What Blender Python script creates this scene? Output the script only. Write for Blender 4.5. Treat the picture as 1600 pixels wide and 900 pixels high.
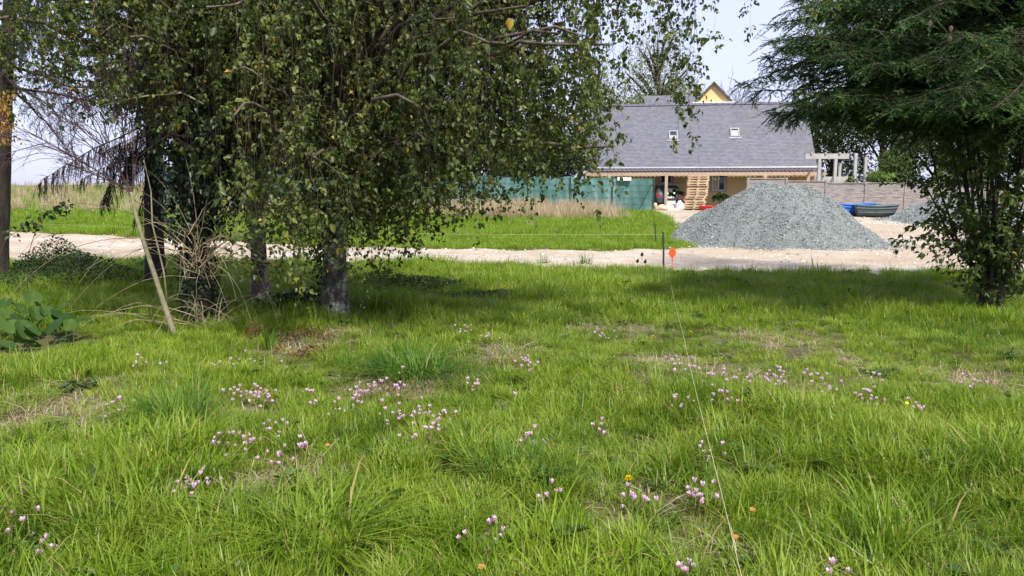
import bpy, math
import numpy as np
from mathutils import Vector

for o in list(bpy.data.objects):
    bpy.data.objects.remove(o)
SC = bpy.context.scene
COL = SC.collection
rng = np.random.default_rng(11)
R = math.radians

# ------------------------------------------------------------------ camera, sky, sun, exposure
CAM_H, FPX, PITCH = 1.6, 1200.0, math.atan(150 / 1200)
cam = bpy.data.cameras.new('camera')
cam.sensor_width = 36.0
cam.lens = 27.0
cam.clip_end = 3000.0
cam_o = bpy.data.objects.new('camera', cam)
cam_o.location = (0, 0, CAM_H)
cam_o.rotation_euler = (math.pi / 2 - PITCH, 0, 0)
COL.objects.link(cam_o)
SC.camera = cam_o

SUN_TO = Vector((0.32, -0.60, 0.88)).normalized()       # from the scene towards the sun
sun_el = math.asin(SUN_TO.z)
sun_az = math.atan2(SUN_TO.x, SUN_TO.y)

world = bpy.data.worlds.new('World')
SC.world = world
world.use_nodes = True
wn, wl = world.node_tree.nodes, world.node_tree.links
wn.clear()
w_out = wn.new('ShaderNodeOutputWorld')
w_bg = wn.new('ShaderNodeBackground')
w_bg.inputs['Strength'].default_value = 0.108
sky = wn.new('ShaderNodeTexSky')
sky.sky_type = 'NISHITA'
sky.sun_disc = False
sky.sun_elevation = sun_el
sky.sun_rotation = sun_az
sky.air_density = 1.0
sky.dust_density = 2.0
sky.ozone_density = 1.5
# a thin, even veil of high cloud over the whole sky
w_tc = wn.new('ShaderNodeTexCoord')
w_map = wn.new('ShaderNodeMapping')
w_map.inputs['Scale'].default_value = (1.2, 1.2, 5.0)
w_noise = wn.new('ShaderNodeTexNoise')
w_noise.inputs['Scale'].default_value = 2.2
w_noise.inputs['Detail'].default_value = 5.0
w_ramp = wn.new('ShaderNodeMapRange')
w_ramp.inputs['From Min'].default_value = 0.3
w_ramp.inputs['From Max'].default_value = 0.7
w_ramp.inputs['To Min'].default_value = 0.66
w_ramp.inputs['To Max'].default_value = 0.82
w_mix = wn.new('ShaderNodeMix')
w_mix.data_type = 'RGBA'
w_mix.inputs['B'].default_value = (4.05, 4.2, 5.95, 1)
wl.new(w_tc.outputs['Generated'], w_map.inputs['Vector'])
wl.new(w_map.outputs['Vector'], w_noise.inputs['Vector'])
wl.new(w_noise.outputs['Fac'], w_ramp.inputs['Value'])
wl.new(w_ramp.outputs['Result'], w_mix.inputs['Factor'])
wl.new(sky.outputs['Color'], w_mix.inputs['A'])
wl.new(w_mix.outputs['Result'], w_bg.inputs['Color'])
wl.new(w_bg.outputs['Background'], w_out.inputs['Surface'])

sun = bpy.data.lights.new('sun', 'SUN')
sun.energy = 3.5
sun.angle = R(3.0)
sun.color = (1.0, 0.94, 0.84)
sun_o = bpy.data.objects.new('sun', sun)
sun_o.rotation_euler = SUN_TO.to_track_quat('Z', 'Y').to_euler()
sun_o.location = (10, -20, 40)
COL.objects.link(sun_o)

SC.view_settings.view_transform = 'Standard'
SC.view_settings.look = 'None'
SC.view_settings.gamma = 1.0
SC.view_settings.exposure = 1.08
SC.view_settings.use_curve_mapping = False
SC.render.engine = 'CYCLES'
SC.cycles.use_denoising = True
SC.cycles.max_bounces = 6
SC.cycles.diffuse_bounces = 3
SC.cycles.transmission_bounces = 4
SC.cycles.transparent_max_bounces = 6
SC.cycles.sample_clamp_indirect = 6.0

# ------------------------------------------------------------------ pixel -> world, terrain
CT, ST = math.cos(PITCH), math.sin(PITCH)


def ray(u, v):
    dx, dy = (u - 800) / FPX, (450 - v) / FPX
    return np.array([dx, CT + dy * ST, -ST + dy * CT])


def at(u, v, Y):
    d = ray(u, v)
    return np.array([0, 0, CAM_H]) + d * (Y / d[1])


def gp(u, v, z=0.0):
    d = ray(u, v)
    return np.array([0, 0, CAM_H]) + d * ((z - CAM_H) / d[2])


def ss(a, b, x):
    t = np.clip((np.asarray(x, float) - a) / (b - a), 0, 1)
    return t * t * (3 - 2 * t)


def base_z(x, y):
    x = np.asarray(x, float)
    y = np.asarray(y, float)
    L = 1 - ss(-9, 5, x)
    rise = ss(22, 39, y) * (0.52 + 0.26 * L) + L * 0.05 * np.clip(y - 42, 0, 24) + (1 - L) * 0.012 * np.clip(y - 42, 0, 10)
    near = 1 - ss(19, 25, y)
    b = 0.035 * np.sin(x * 1.3 + 0.7 * np.sin(y * 0.9)) * np.sin(y * 1.1 + 1) + 0.02 * np.sin(2.9 * x + 1.7 * y)
    b2 = 0.03 * np.sin(x * .35) * np.sin(y * .3)
    return rise + b * (0.35 + 0.65 * near) + b2


NEAR_E = np.array([(-60, 19.5), (-30, 18.6), (-10, 17.6), (0, 16.2), (4, 15.4), (8, 14.8), (30, 13.2), (60, 11)])
FAR_E = np.array([(-60, 37), (-40, 33), (-17, 27.2), (-10.4, 25), (-1.8, 21.7), (3.5, 21.2), (5.2, 22), (6.8, 35), (7.6, 46.5), (60, 46.5)])


def sdist(x, y):
    """signed distance-like field, positive on the track and yard"""
    wob = 0.14 * np.sin(1.7 * x + 0.6 * np.sin(2.3 * y)) + 0.09 * np.sin(4.3 * x + 1.1 * y) + 0.05 * np.sin(9.1 * x - 5 * y)
    a = y - np.interp(x, NEAR_E[:, 0], NEAR_E[:, 1])
    fy = np.interp(x, FAR_E[:, 0], FAR_E[:, 1])
    slope = (np.interp(x + .3, FAR_E[:, 0], FAR_E[:, 1]) - np.interp(x - .3, FAR_E[:, 0], FAR_E[:, 1])) / .6
    b = (fy - y) / np.sqrt(1 + slope ** 2)
    return np.minimum(a, b) + wob


def ground_z(x, y):
    return base_z(x, y) - 0.06 * ss(-0.25, 0.45, sdist(x, y))


# ------------------------------------------------------------------ materials
MATS = {}


def new_mat(name):
    m = bpy.data.materials.new(name)
    m.use_nodes = True
    n, l = m.node_tree.nodes, m.node_tree.links
    n.clear()
    out = n.new('ShaderNodeOutputMaterial')
    MATS[name] = m
    return m, n, l, out


def mixc(n, l, fac, a, b, blend='MIX'):
    mx = n.new('ShaderNodeMix')
    mx.data_type = 'RGBA'
    mx.blend_type = blend
    for s, v in (('Factor', fac), ('A', a), ('B', b)):
        if hasattr(v, 'is_output'):
            l.new(v, mx.inputs[s])
        elif isinstance(v, (int, float)):
            mx.inputs[s].default_value = v
        else:
            mx.inputs[s].default_value = (*v, 1) if len(v) == 3 else v
    return mx.outputs['Result']


def ramp(n, l, src, stops, interp='LINEAR'):
    r = n.new('ShaderNodeValToRGB')
    r.color_ramp.interpolation = interp
    e = r.color_ramp.elements
    while len(e) < len(stops):
        e.new(0.5)
    for el, (p, c) in zip(e, stops):
        el.position = p
        el.color = (*c, 1) if len(c) == 3 else c
    l.new(src, r.inputs['Fac'])
    return r.outputs['Color']


def noise(n, l, scale, detail=4, vec='Object', stretch=None, rough=0.55):
    tc = n.new('ShaderNodeTexCoord') if vec != 'World' else n.new('ShaderNodeNewGeometry')
    src = tc.outputs['Position'] if vec == 'World' else tc.outputs[vec]
    if stretch:
        mp = n.new('ShaderNodeMapping')
        mp.inputs['Scale'].default_value = stretch
        l.new(src, mp.inputs['Vector'])
        src = mp.outputs['Vector']
    t = n.new('ShaderNodeTexNoise')
    t.inputs['Scale'].default_value = scale
    t.inputs['Detail'].default_value = detail
    t.inputs['Roughness'].default_value = rough
    l.new(src, t.inputs['Vector'])
    return t.outputs['Fac']


def bump(n, l, h, strength, dist, bsdf):
    b = n.new('ShaderNodeBump')
    b.inputs['Strength'].default_value = strength
    b.inputs['Distance'].default_value = dist
    l.new(h, b.inputs['Height'])
    l.new(b.outputs['Normal'], bsdf.inputs['Normal'])


def surf(name, c1, c2, scale=3.0, rough=0.8, bscale=None, bstr=0.4, bdist=0.01, stretch=None, spec=0.3, metal=0.0, c3=None, vec='Object'):
    m, n, l, out = new_mat(name)
    p = n.new('ShaderNodeBsdfPrincipled')
    f = noise(n, l, scale, 5, vec, stretch)
    stops = [(0.32, c1), (0.68, c2)] if c3 is None else [(0.3, c1), (0.52, c2), (0.72, c3)]
    l.new(ramp(n, l, f, stops), p.inputs['Base Color'])
    p.inputs['Roughness'].default_value = rough
    p.inputs['Specular IOR Level'].default_value = spec
    p.inputs['Metallic'].default_value = metal
    if bscale:
        bump(n, l, noise(n, l, bscale, 6, vec, stretch), bstr, bdist, p)
    l.new(p.outputs['BSDF'], out.inputs['Surface'])
    return m


def leaf_mat(name, stops, trans=0.35, rough=0.45, spec=0.35, tcol=1.3, attr='tint'):
    """colour from the per-leaf attribute 'tint'"""
    m, n, l, out = new_mat(name)
    a = n.new('ShaderNodeAttribute')
    a.attribute_name = attr
    c = ramp(n, l, a.outputs['Fac'], stops)
    p = n.new('ShaderNodeBsdfPrincipled')
    p.inputs['Roughness'].default_value = rough
    p.inputs['Specular IOR Level'].default_value = spec
    l.new(c, p.inputs['Base Color'])
    t = n.new('ShaderNodeBsdfTranslucent')
    l.new(mixc(n, l, 1.0, c, (tcol, tcol, tcol * 0.55), 'MULTIPLY'), t.inputs['Color'])
    mx = n.new('ShaderNodeMixShader')
    mx.inputs['Fac'].default_value = trans
    l.new(p.outputs['BSDF'], mx.inputs[1])
    l.new(t.outputs['BSDF'], mx.inputs[2])
    l.new(mx.outputs['Shader'], out.inputs['Surface'])
    return m


def grass_mat(name, deep, fresh, pale, dry, dryamt):
    m, n, l, out = new_mat(name)
    big = noise(n, l, 0.45, 3, 'World')
    small = noise(n, l, 2.6, 3, 'World')
    oi = n.new('ShaderNodeObjectInfo')
    at_ = n.new('ShaderNodeAttribute')
    at_.attribute_name = 'tint'
    ht = n.new('ShaderNodeAttribute')
    ht.attribute_name = 'ht'
    c = mixc(n, l, ramp(n, l, big, [(0.36, (0, 0, 0)), (0.64, (1, 1, 1))]), deep, fresh)
    c = mixc(n, l, ramp(n, l, small, [(0.4, (0, 0, 0)), (0.72, (.8, .8, .8))]), c, pale)
    var = n.new('ShaderNodeMath')
    var.operation = 'MULTIPLY_ADD'
    l.new(oi.outputs['Random'], var.inputs[0])
    var.inputs[1].default_value = 0.5
    l.new(at_.outputs['Fac'], var.inputs[2])
    c = mixc(n, l, ramp(n, l, var.outputs[0], [(0.2, (.62, .66, .62)), (1.1, (1.3, 1.25, 1.2))]), (0, 0, 0), c)
    # (mix A black by factor keeps hue; factor > 1 is clamped, so multiply instead)
    c2 = mixc(n, l, 1.0, mixc(n, l, ramp(n, l, big, [(0.36, (0, 0, 0)), (0.64, (1, 1, 1))]), deep, fresh),
              ramp(n, l, var.outputs[0], [(0.15, (.6, .66, .6)), (1.0, (1, 1, 1))]), 'MULTIPLY')
    c2 = mixc(n, l, ramp(n, l, small, [(0.42, (0, 0, 0)), (0.75, (.75, .75, .75))]), c2, pale)
    # dry blades
    gt = n.new('ShaderNodeMath')
    gt.operation = 'GREATER_THAN'
    l.new(at_.outputs['Fac'], gt.inputs[0])
    gt.inputs[1].default_value = 1 - dryamt
    c2 = mixc(n, l, gt.outputs[0], c2, dry)
    # paler sheath at the foot, fresher tip (the blade's own colour)
    c2 = mixc(n, l, ramp(n, l, ht.outputs['Fac'], [(0.0, (.55, .55, .55)), (0.3, (0, 0, 0))]), c2, (pale[0] * .8, pale[1] * .62, pale[2] * .9))
    p = n.new('ShaderNodeBsdfPrincipled')
    p.inputs['Roughness'].default_value = 0.42
    p.inputs['Specular IOR Level'].default_value = 0.3
    l.new(c2, p.inputs['Base Color'])
    t = n.new('ShaderNodeBsdfTranslucent')
    l.new(mixc(n, l, 1.0, c2, (1.25, 1.25, .6), 'MULTIPLY'), t.inputs['Color'])
    mx = n.new('ShaderNodeMixShader')
    mx.inputs['Fac'].default_value = 0.4
    l.new(p.outputs['BSDF'], mx.inputs[1])
    l.new(t.outputs['BSDF'], mx.inputs[2])
    l.new(mx.outputs['Shader'], out.inputs['Surface'])
    return m


M_ground = surf('soil_and_moss', (.05, .036, .02), (.075, .075, .022), 1.6, .95, 30, .6, .02, c3=(.085, .105, .025), vec='World')
M_grass = grass_mat('grass_blades', (.115, .21, .013), (.215, .325, .020), (.30, .375, .05), (.34, .28, .11), .05)
M_tuss = grass_mat('tussock_blades', (.055, .15, .018), (.095, .21, .024), (.15, .26, .04), (.30, .25, .11), .05)
M_fargrass = grass_mat('meadow_blades', (.155, .28, .015), (.205, .345, .02), (.265, .365, .035), (.38, .33, .13), .06)
M_dry = grass_mat('dry_grass_blades', (.44, .34, .24), (.52, .41, .30), (.56, .46, .35), (.56, .46, .34), .2)
M_birchleaf = leaf_mat('birch_leaves', [(0, (.042, .062, .016)), (.45, (.085, .118, .028)), (.9, (.14, .18, .045)), (.958, (.20, .22, .045)), (.972, (.42, .30, .03)), (1, (.48, .27, .03))], .42, .45, .35)
M_ivy = leaf_mat('ivy_leaves', [(0, (.012, .026, .010)), (.6, (.024, .045, .016)), (1, (.05, .08, .028))], .15, .38, .4)
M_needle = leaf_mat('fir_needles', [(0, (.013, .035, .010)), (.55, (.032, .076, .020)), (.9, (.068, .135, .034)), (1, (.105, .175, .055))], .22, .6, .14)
M_spruce = leaf_mat('spruce_needles', [(0, (.010, .018, .008)), (1, (.028, .042, .016))], .15, .5, .3)
M_shrubleaf = leaf_mat('small_tree_leaves', [(0, (.036, .066, .016)), (.6, (.082, .13, .03)), (.95, (.14, .20, .045)), (1, (.38, .30, .03))], .42, .42, .35)
M_treeA = leaf_mat('dense_tree_leaves', [(0, (.018, .034, .010)), (.6, (.042, .07, .018)), (1, (.08, .115, .03))], .25, .5, .3)
M_treeB = leaf_mat('yellowing_tree_leaves', [(0, (.07, .10, .015)), (.6, (.14, .17, .022)), (1, (.25, .24, .03))], .35, .5, .3)
M_treeC = leaf_mat('pale_tree_leaves', [(0, (.13, .155, .085)), (.6, (.21, .235, .13)), (1, (.30, .32, .18))], .35, .5, .3)
M_herb = leaf_mat('herb_leaves', [(0, (.03, .065, .014)), (.6, (.06, .12, .022)), (1, (.11, .18, .035))], .3, .45, .35)
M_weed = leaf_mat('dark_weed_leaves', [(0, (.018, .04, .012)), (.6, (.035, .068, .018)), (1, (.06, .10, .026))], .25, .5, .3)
M_berg = leaf_mat('fleshy_leaf', [(0, (.014, .042, .010)), (.5, (.028, .068, .013)), (1, (.08, .13, .025))], .25, .6, .12)
M_fern = leaf_mat('rusty_fern', [(0, (.09, .045, .018)), (.5, (.18, .09, .032)), (1, (.26, .17, .06))], .3, .6, .2)
M_brownleaf = leaf_mat('withered_leaves', [(0, (.20, .09, .025)), (.6, (.38, .19, .05)), (1, (.42, .3, .07))], .35, .6, .2)
M_hyd = leaf_mat('bright_shrub_leaves', [(0, (.07, .13, .025)), (.6, (.14, .22, .045)), (1, (.24, .30, .10))], .3, .5, .3)
M_petal = leaf_mat('cyclamen_petals', [(0, (.10, .045, .03)), (.25, (.12, .06, .035)), (.3, (.42, .15, .34)), (.5, (.60, .38, .56)), (1, (.76, .60, .72))], .3, .6, .2, 1.0)
M_yellow = leaf_mat('dandelion_petals', [(0, (.75, .5, .01)), (1, (.8, .62, .02))], .2, .6, .2)

M_bark = surf('dark_bark', (.016, .012, .009), (.048, .038, .028), 9, .95, 26, 1.0, .03, (1, 1, .25))
M_twig = surf('brown_twigs', (.06, .042, .032), (.13, .095, .07), 20, .9)
M_firtwig = surf('fir_twigs', (.035, .03, .02), (.075, .06, .042), 20, .9)
M_ptwig = surf('purple_brown_twigs', (.060, .034, .040), (.12, .075, .075), 20, .9)
M_tan = surf('tan_dry_canes', (.20, .155, .095), (.34, .27, .17), 14, .85)
M_mossbark = surf('mossy_grey_bark', (.14, .13, .075), (.24, .22, .14), 20, .9, 60, .5, .004)
M_birchtwig = surf('birch_twigs', (.04, .03, .022), (.13, .11, .08), 8, .8)
M_birchshoot = surf('birch_shoots', (.035, .025, .016), (.075, .055, .038), 8, .8)

# birch bark: dark fissured foot with white sheets of bark
m, n, l, out = new_mat('birch_bark')
p = n.new('ShaderNodeBsdfPrincipled')
f1 = noise(n, l, 3.2, 6, 'Object', (1.4, 1.4, .7), .7)
f2 = noise(n, l, 14, 4, 'Object', (.5, .5, 2.2))
c = ramp(n, l, f1, [(.47, (.035, .028, .022)), (.53, (.16, .145, .13)), (.6, (.46, .45, .44))])
c = mixc(n, l, ramp(n, l, f2, [(.55, (0, 0, 0)), (.68, (1, 1, 1))]), c, (.03, .025, .02))
l.new(c, p.inputs['Base Color'])
p.inputs['Roughness'].default_value = .85
bump(n, l, f1, .8, .04, p)
l.new(p.outputs['BSDF'], out.inputs['Surface'])
M_birchbark = m

# beige crushed-stone track
m, n, l, out = new_mat('sandy_gravel_track')
p = n.new('ShaderNodeBsdfPrincipled')
big = noise(n, l, .22, 4, 'World', (.6, 1.6, 1))
med = noise(n, l, 2.2, 5, 'World')
fine = noise(n, l, 34, 3, 'World')
c = ramp(n, l, big, [(.36, (.33, .26, .18)), (.5, (.39, .335, .255)), (.62, (.46, .425, .37))])
c = mixc(n, l, ramp(n, l, med, [(.35, (.6, .6, .6)), (.6, (0, 0, 0))]), c, (.30, .22, .14))
c = mixc(n, l, ramp(n, l, fine, [(.35, (.5, .5, .5)), (.55, (0, 0, 0))]), c, (.24, .20, .16))
c = mixc(n, l, ramp(n, l, fine, [(.58, (0, 0, 0)), (.7, (.5, .5, .5))]), c, (.56, .52, .47))
l.new(c, p.inputs['Base Color'])
p.inputs['Roughness'].default_value = .95
bump(n, l, fine, .7, .03, p)
l.new(p.outputs['BSDF'], out.inputs['Surface'])
M_track = m

M_stone = leaf_mat('crushed_grey_stone', [(0, (.12, .138, .135)), (.5, (.235, .26, .252)), (1, (.38, .41, .395))], 0.0, .85, .25)
M_stonefill = surf('grey_stone_fines', (.12, .138, .135), (.22, .245, .237), 16, .95, 30, 1.0, .05)

# slate roof: rows of small slates, colour varies from slate to slate
m, n, l, out = new_mat('slate_roof')
p = n.new('ShaderNodeBsdfPrincipled')
uvn = n.new('ShaderNodeUVMap')
br = n.new('ShaderNodeTexBrick')
br.inputs['Scale'].default_value = 1.0
br.inputs['Brick Width'].default_value = .22
br.inputs['Row Height'].default_value = .13
br.inputs['Mortar Size'].default_value = .006
br.inputs['Color1'].default_value = (.105, .107, .132, 1)
br.inputs['Color2'].default_value = (.16, .16, .192, 1)
br.inputs['Mortar'].default_value = (.06, .06, .075, 1)
l.new(uvn.outputs['UV'], br.inputs['Vector'])
c = mixc(n, l, ramp(n, l, noise(n, l, .8, 5, 'World', (1, 1, 2.2)), [(.35, (.35, .35, .35)), (.65, (0, 0, 0))]), br.outputs['Color'], (.10, .105, .095))
l.new(c, p.inputs['Base Color'])
p.inputs['Roughness'].default_value = .55
p.inputs['Specular IOR Level'].default_value = .4
l.new(p.outputs['BSDF'], out.inputs['Surface'])
M_slate = m

M_render = surf('ochre_render', (.58, .42, .20), (.66, .49, .25), 1.5, .9, 60, .3, .004)
M_gable = surf('cream_yellow_render', (.68, .47, .20), (.74, .53, .25), 1.5, .9)
M_zinc = surf('zinc_gutter', (.24, .25, .27), (.33, .34, .36), 2, .5, metal=.3)
M_porchtile = surf('dark_roof_sheet', (.07, .065, .085), (.13, .12, .15), 5, .6)
M_peach = surf('peach_timber', (.36, .26, .185), (.46, .345, .255), 2, .75, stretch=(1, 1, 6))
M_white = surf('white_paint', (.70, .70, .70), (.80, .80, .80), 2, .5)
M_offwhite = surf('grey_white_timber', (.29, .285, .27), (.39, .38, .36), 3, .7)
M_dark = surf('dark_interior', (.012, .012, .014), (.02, .02, .022), 2, .9)
M_curtain = surf('cream_curtain', (.50, .42, .34), (.60, .52, .44), 6, .9)
M_net = None
M_iron = surf('dark_iron', (.02, .022, .022), (.045, .045, .045), 6, .7)
M_galv = surf('dark_green_post', (.02, .05, .042), (.03, .07, .06), 6, .6)
M_oldwood = surf('weathered_boards', (.115, .102, .098), (.23, .208, .198), 2.6, .9, 14, .6, .008, (.5, 5, 9), c3=(.33, .30, .285), vec='World')
M_pallet = surf('pallet_wood', (.32, .22, .13), (.50, .37, .24), 3, .85, c3=(.58, .46, .33))
M_concrete = surf('pale_concrete', (.42, .42, .42), (.58, .58, .57), 5, .9, 30, .4, .01)
M_bluep = surf('blue_plastic', (.02, .11, .45), (.035, .17, .62), 2, .4, spec=.5)
M_greenp = surf('grey_green_hull', (.06, .085, .085), (.11, .14, .135), 3, .5)
M_orange = surf('orange_red_plastic', (.72, .085, .028), (.80, .115, .04), 3, .5)
M_redp = surf('red_plastic', (.60, .03, .025), (.68, .045, .03), 3, .45)
M_string = surf('pale_twine', (.42, .37, .23), (.54, .48, .32), 30, .8)
M_carpaint = surf('dark_grey_car_paint', (.045, .05, .058), (.055, .06, .068), 2, .25, spec=.6)
M_silver = surf('silver_trim', (.38, .39, .41), (.45, .46, .48), 2, .3, metal=.6)
M_tyre = surf('tyre_rubber', (.015, .015, .015), (.025, .025, .025), 8, .9)
M_lamp = surf('red_lamp_plastic', (.30, .01, .01), (.36, .015, .012), 8, .3, spec=.5)
M_tanbag = surf('tan_sheet', (.50, .36, .22), (.60, .44, .29), 4, .85)
M_woodstake = surf('pale_wood', (.45, .32, .17), (.56, .42, .25), 6, .85)

m, n, l, out = new_mat('window_glass')
p = n.new('ShaderNodeBsdfPrincipled')
p.inputs['Base Color'].default_value = (.03, .035, .04, 1)
p.inputs['Roughness'].default_value = .06
p.inputs['Specular IOR Level'].default_value = .7
l.new(p.outputs['BSDF'], out.inputs['Surface'])
M_glass = m

# woven green windbreak netting on wire mesh
m, n, l, out = new_mat('green_netting')
p = n.new('ShaderNodeBsdfPrincipled')
f = noise(n, l, .9, 5, 'World', (1.4, 1, .5))
c = ramp(n, l, f, [(.32, (.045, .135, .115)), (.52, (.10, .22, .20)), (.7, (.22, .38, .355))])
l.new(c, p.inputs['Base Color'])
p.inputs['Roughness'].default_value = .6
t = n.new('ShaderNodeBsdfTranslucent')
l.new(c, t.inputs['Color'])
mx = n.new('ShaderNodeMixShader')
mx.inputs['Fac'].default_value = .3
l.new(p.outputs['BSDF'], mx.inputs[1])
l.new(t.outputs['BSDF'], mx.inputs[2])
bump(n, l, noise(n, l, 3, 4, 'World', (2, 1, .4)), .6, .06, p)
l.new(mx.outputs['Shader'], out.inputs['Surface'])
M_net = m

# ------------------------------------------------------------------ object helpers
BASE = {}


def tag(o, label=None, cat=None, group=None, kind=None):
    for k, v in (('label', label), ('category', cat), ('group', group), ('kind', kind)):
        if v:
            o[k] = v
    return o


def thing(name, loc, label, cat, group=None, rz=0.0):
    o = bpy.data.objects.new(name, None)
    o.empty_display_size = .2
    o.location = loc
    o.rotation_euler = (0, 0, rz)
    COL.objects.link(o)
    BASE[o.name] = np.array(loc, float)
    return tag(o, label, cat, group)


def mesh_from(name, V, F, mat, smooth=False, tint=None, ht=None, uv=None):
    """V (n,3); F an (m,k) array or a list of such arrays / lists of faces"""
    me = bpy.data.meshes.new(name)
    V = np.asarray(V, np.float32).reshape(-1, 3)
    Fs = [F] if isinstance(F, np.ndarray) else F
    loops, starts, tot = [], [], 0
    for f in Fs:
        if isinstance(f, np.ndarray):
            k = f.shape[1]
            loops.append(f.astype(np.int32).ravel())
            starts.append(tot + np.arange(len(f), dtype=np.int32) * k)
            tot += f.size
        else:
            loops.append(np.array(f, np.int32))
            starts.append(np.array([tot], np.int32))
            tot += len(f)
    loops = np.concatenate(loops)
    starts = np.concatenate(starts)
    me.vertices.add(len(V))
    me.vertices.foreach_set('co', V.ravel())
    me.loops.add(len(loops))
    me.loops.foreach_set('vertex_index', loops)
    me.polygons.add(len(starts))
    me.polygons.foreach_set('loop_start', starts)
    me.update(calc_edges=True)
    me.polygons.foreach_set('use_smooth', np.full(len(starts), bool(smooth)))
    for nm, a in (('tint', tint), ('ht', ht)):
        if a is not None:
            me.attributes.new(nm, 'FLOAT', 'POINT').data.foreach_set('value', np.asarray(a, np.float32))
    if uv is not None:
        u = me.uv_layers.new(name='UVMap')
        u.data.foreach_set('uv', np.asarray(uv, np.float32)[loops].ravel())
    if mat:
        me.materials.append(mat)
    return me


def link(name, me, parent=None, base=None):
    o = bpy.data.objects.new(name, me)
    COL.objects.link(o)
    if parent is not None:
        o.parent = parent
        BASE[o.name] = BASE[parent.name]
    return o


def mk(name, V, F, mat, parent=None, **kw):
    """vertices in world coordinates; stored relative to the thing's base"""
    V = np.asarray(V, float).reshape(-1, 3)
    if parent is not None:
        return link(name, mesh_from(name, V - BASE[parent.name], F, mat, **kw), parent)
    b = np.array([V[:, 0].mean(), V[:, 1].mean(), V[:, 2].min()])
    o = link(name, mesh_from(name, V - b, F, mat, **kw))
    o.location = b
    BASE[o.name] = b
    return o


class MB:
    """collects boxes, tubes and lofts, then builds one mesh"""

    def __init__(s):
        s.V, s.F = [], []

    def add(s, V, F):
        k = len(s.V)
        s.V += [tuple(map(float, v)) for v in V]
        s.F += [[i + k for i in f] for f in F]
        return s

    def box(s, lo, hi, ax=None, org=None):
        x0, y0, z0 = lo
        x1, y1, z1 = hi
        V = [(x0, y0, z0), (x1, y0, z0), (x1, y1, z0), (x0, y1, z0), (x0, y0, z1), (x1, y0, z1), (x1, y1, z1), (x0, y1, z1)]
        if ax is not None:
            V = [tuple(np.array(org) + v[0] * ax[0] + v[1] * ax[1] + v[2] * ax[2]) for v in V]
        return s.add(V, [(0, 3, 2, 1), (4, 5, 6, 7), (0, 1, 5, 4), (1, 2, 6, 5), (2, 3, 7, 6), (3, 0, 4, 7)])

    def bar(s, a, b, w, h=None):
        """rectangular bar from a to b"""
        a, b = np.array(a, float), np.array(b, float)
        h = h or w
        t = (b - a) / np.linalg.norm(b - a)
        r = np.array([0, 0, 1.]) if abs(t[2]) < .9 else np.array([0, 1., 0])
        u = np.cross(t, r)
        u /= np.linalg.norm(u)
        v = np.cross(u, t)
        V = [p + u * sx * w / 2 + v * sy * h / 2 for p in (a, b) for sx, sy in ((-1, -1), (1, -1), (1, 1), (-1, 1))]
        return s.add(V, [(3, 2, 1, 0), (4, 5, 6, 7), (0, 1, 5, 4), (1, 2, 6, 5), (2, 3, 7, 6), (3, 0, 4, 7)])

    def tube(s, pts, rad, sides=8):
        pts = np.array(pts, float)
        rad = np.broadcast_to(np.array(rad, float), (len(pts),))
        V, F = tubes(pts[None], rad[None], sides)
        s.add(V, F.tolist())
        k = len(pts)
        base = len(s.V) - len(V)
        s.F.append([base + i for i in range(sides)][::-1])
        s.F.append([base + (k - 1) * sides + i for i in range(sides)])
        return s

    def build(s, name, mat, parent=None, smooth=False):
        V = np.array(s.V)
        by = {}
        for f in s.F:
            by.setdefault(len(f), []).append(f)
        return mk(name, V, [np.array(f) for f in by.values()], mat, parent, smooth=smooth)


def tubes(P, Rr, sides=4):
    """P (n,k,3) paths, Rr (n,k) radii -> vertices and quads"""
    n_, k = P.shape[:2]
    T = np.gradient(P, axis=1)
    T /= np.linalg.norm(T, axis=2, keepdims=True) + 1e-9
    ref = np.where(np.abs(T[:, :1, 2:3]) > .8, np.array([0, 1., 0]), np.array([0, 0, 1.]))
    ref = np.broadcast_to(ref, P.shape)
    U = np.cross(T, ref)
    U /= np.linalg.norm(U, axis=2, keepdims=True) + 1e-9
    W = np.cross(U, T)
    ang = np.arange(sides) / sides * 2 * np.pi
    ring = U[:, :, None] * np.cos(ang)[None, None, :, None] + W[:, :, None] * np.sin(ang)[None, None, :, None]
    V = P[:, :, None] + ring * Rr[:, :, None, None]
    i = np.arange(n_)[:, None, None] * k * sides
    j = np.arange(k - 1)[None, :, None] * sides
    s_ = np.arange(sides)[None, None, :]
    s2 = (s_ + 1) % sides
    F = np.stack([i + j + s_, i + j + s2, i + j + sides + s2, i + j + sides + s_], -1).reshape(-1, 4)
    return V.reshape(-1, 3), F


def unit(a):
    return a / (np.linalg.norm(a, axis=-1, keepdims=True) + 1e-9)


def rvec(n_):
    return unit(rng.normal(size=(n_, 3)))


def leaves(P, D, N, S, wr=.8, fine=True, fold=.18, curl=.15):
    """leaf blades: base point P, axis D, face normal N, length S"""
    n_ = len(P)
    D = unit(D)
    X = unit(np.cross(D, N))
    N = np.cross(X, D)
    S = np.asarray(S)[:, None]
    if fine:
        prof = [(0, 0, 0), (.22, .46, fold), (.62, .33, fold * .7), (1, 0, -curl), (.62, -.33, fold * .7), (.22, -.46, fold)]
        quads = np.array([(0, 3, 2, 1), (0, 5, 4, 3)])
        tris = None
    else:
        prof = [(0, 0, 0), (.38, .45, fold), (1, 0, -curl), (.38, -.45, fold)]
        quads = None
        tris = np.array([(0, 2, 1), (0, 3, 2)])
    V = np.stack([P + S * (a * D + b * wr * X + c_ * N) for a, b, c_ in prof], 1)
    k = len(prof)
    off = (np.arange(n_) * k)[:, None, None]
    out_ = []
    if tris is not None:
        out_.append((tris[None] + off).reshape(-1, 3))
    if quads is not None:
        out_.append((quads[None] + off).reshape(-1, 4))
    return V.reshape(-1, 3), out_, k


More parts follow.
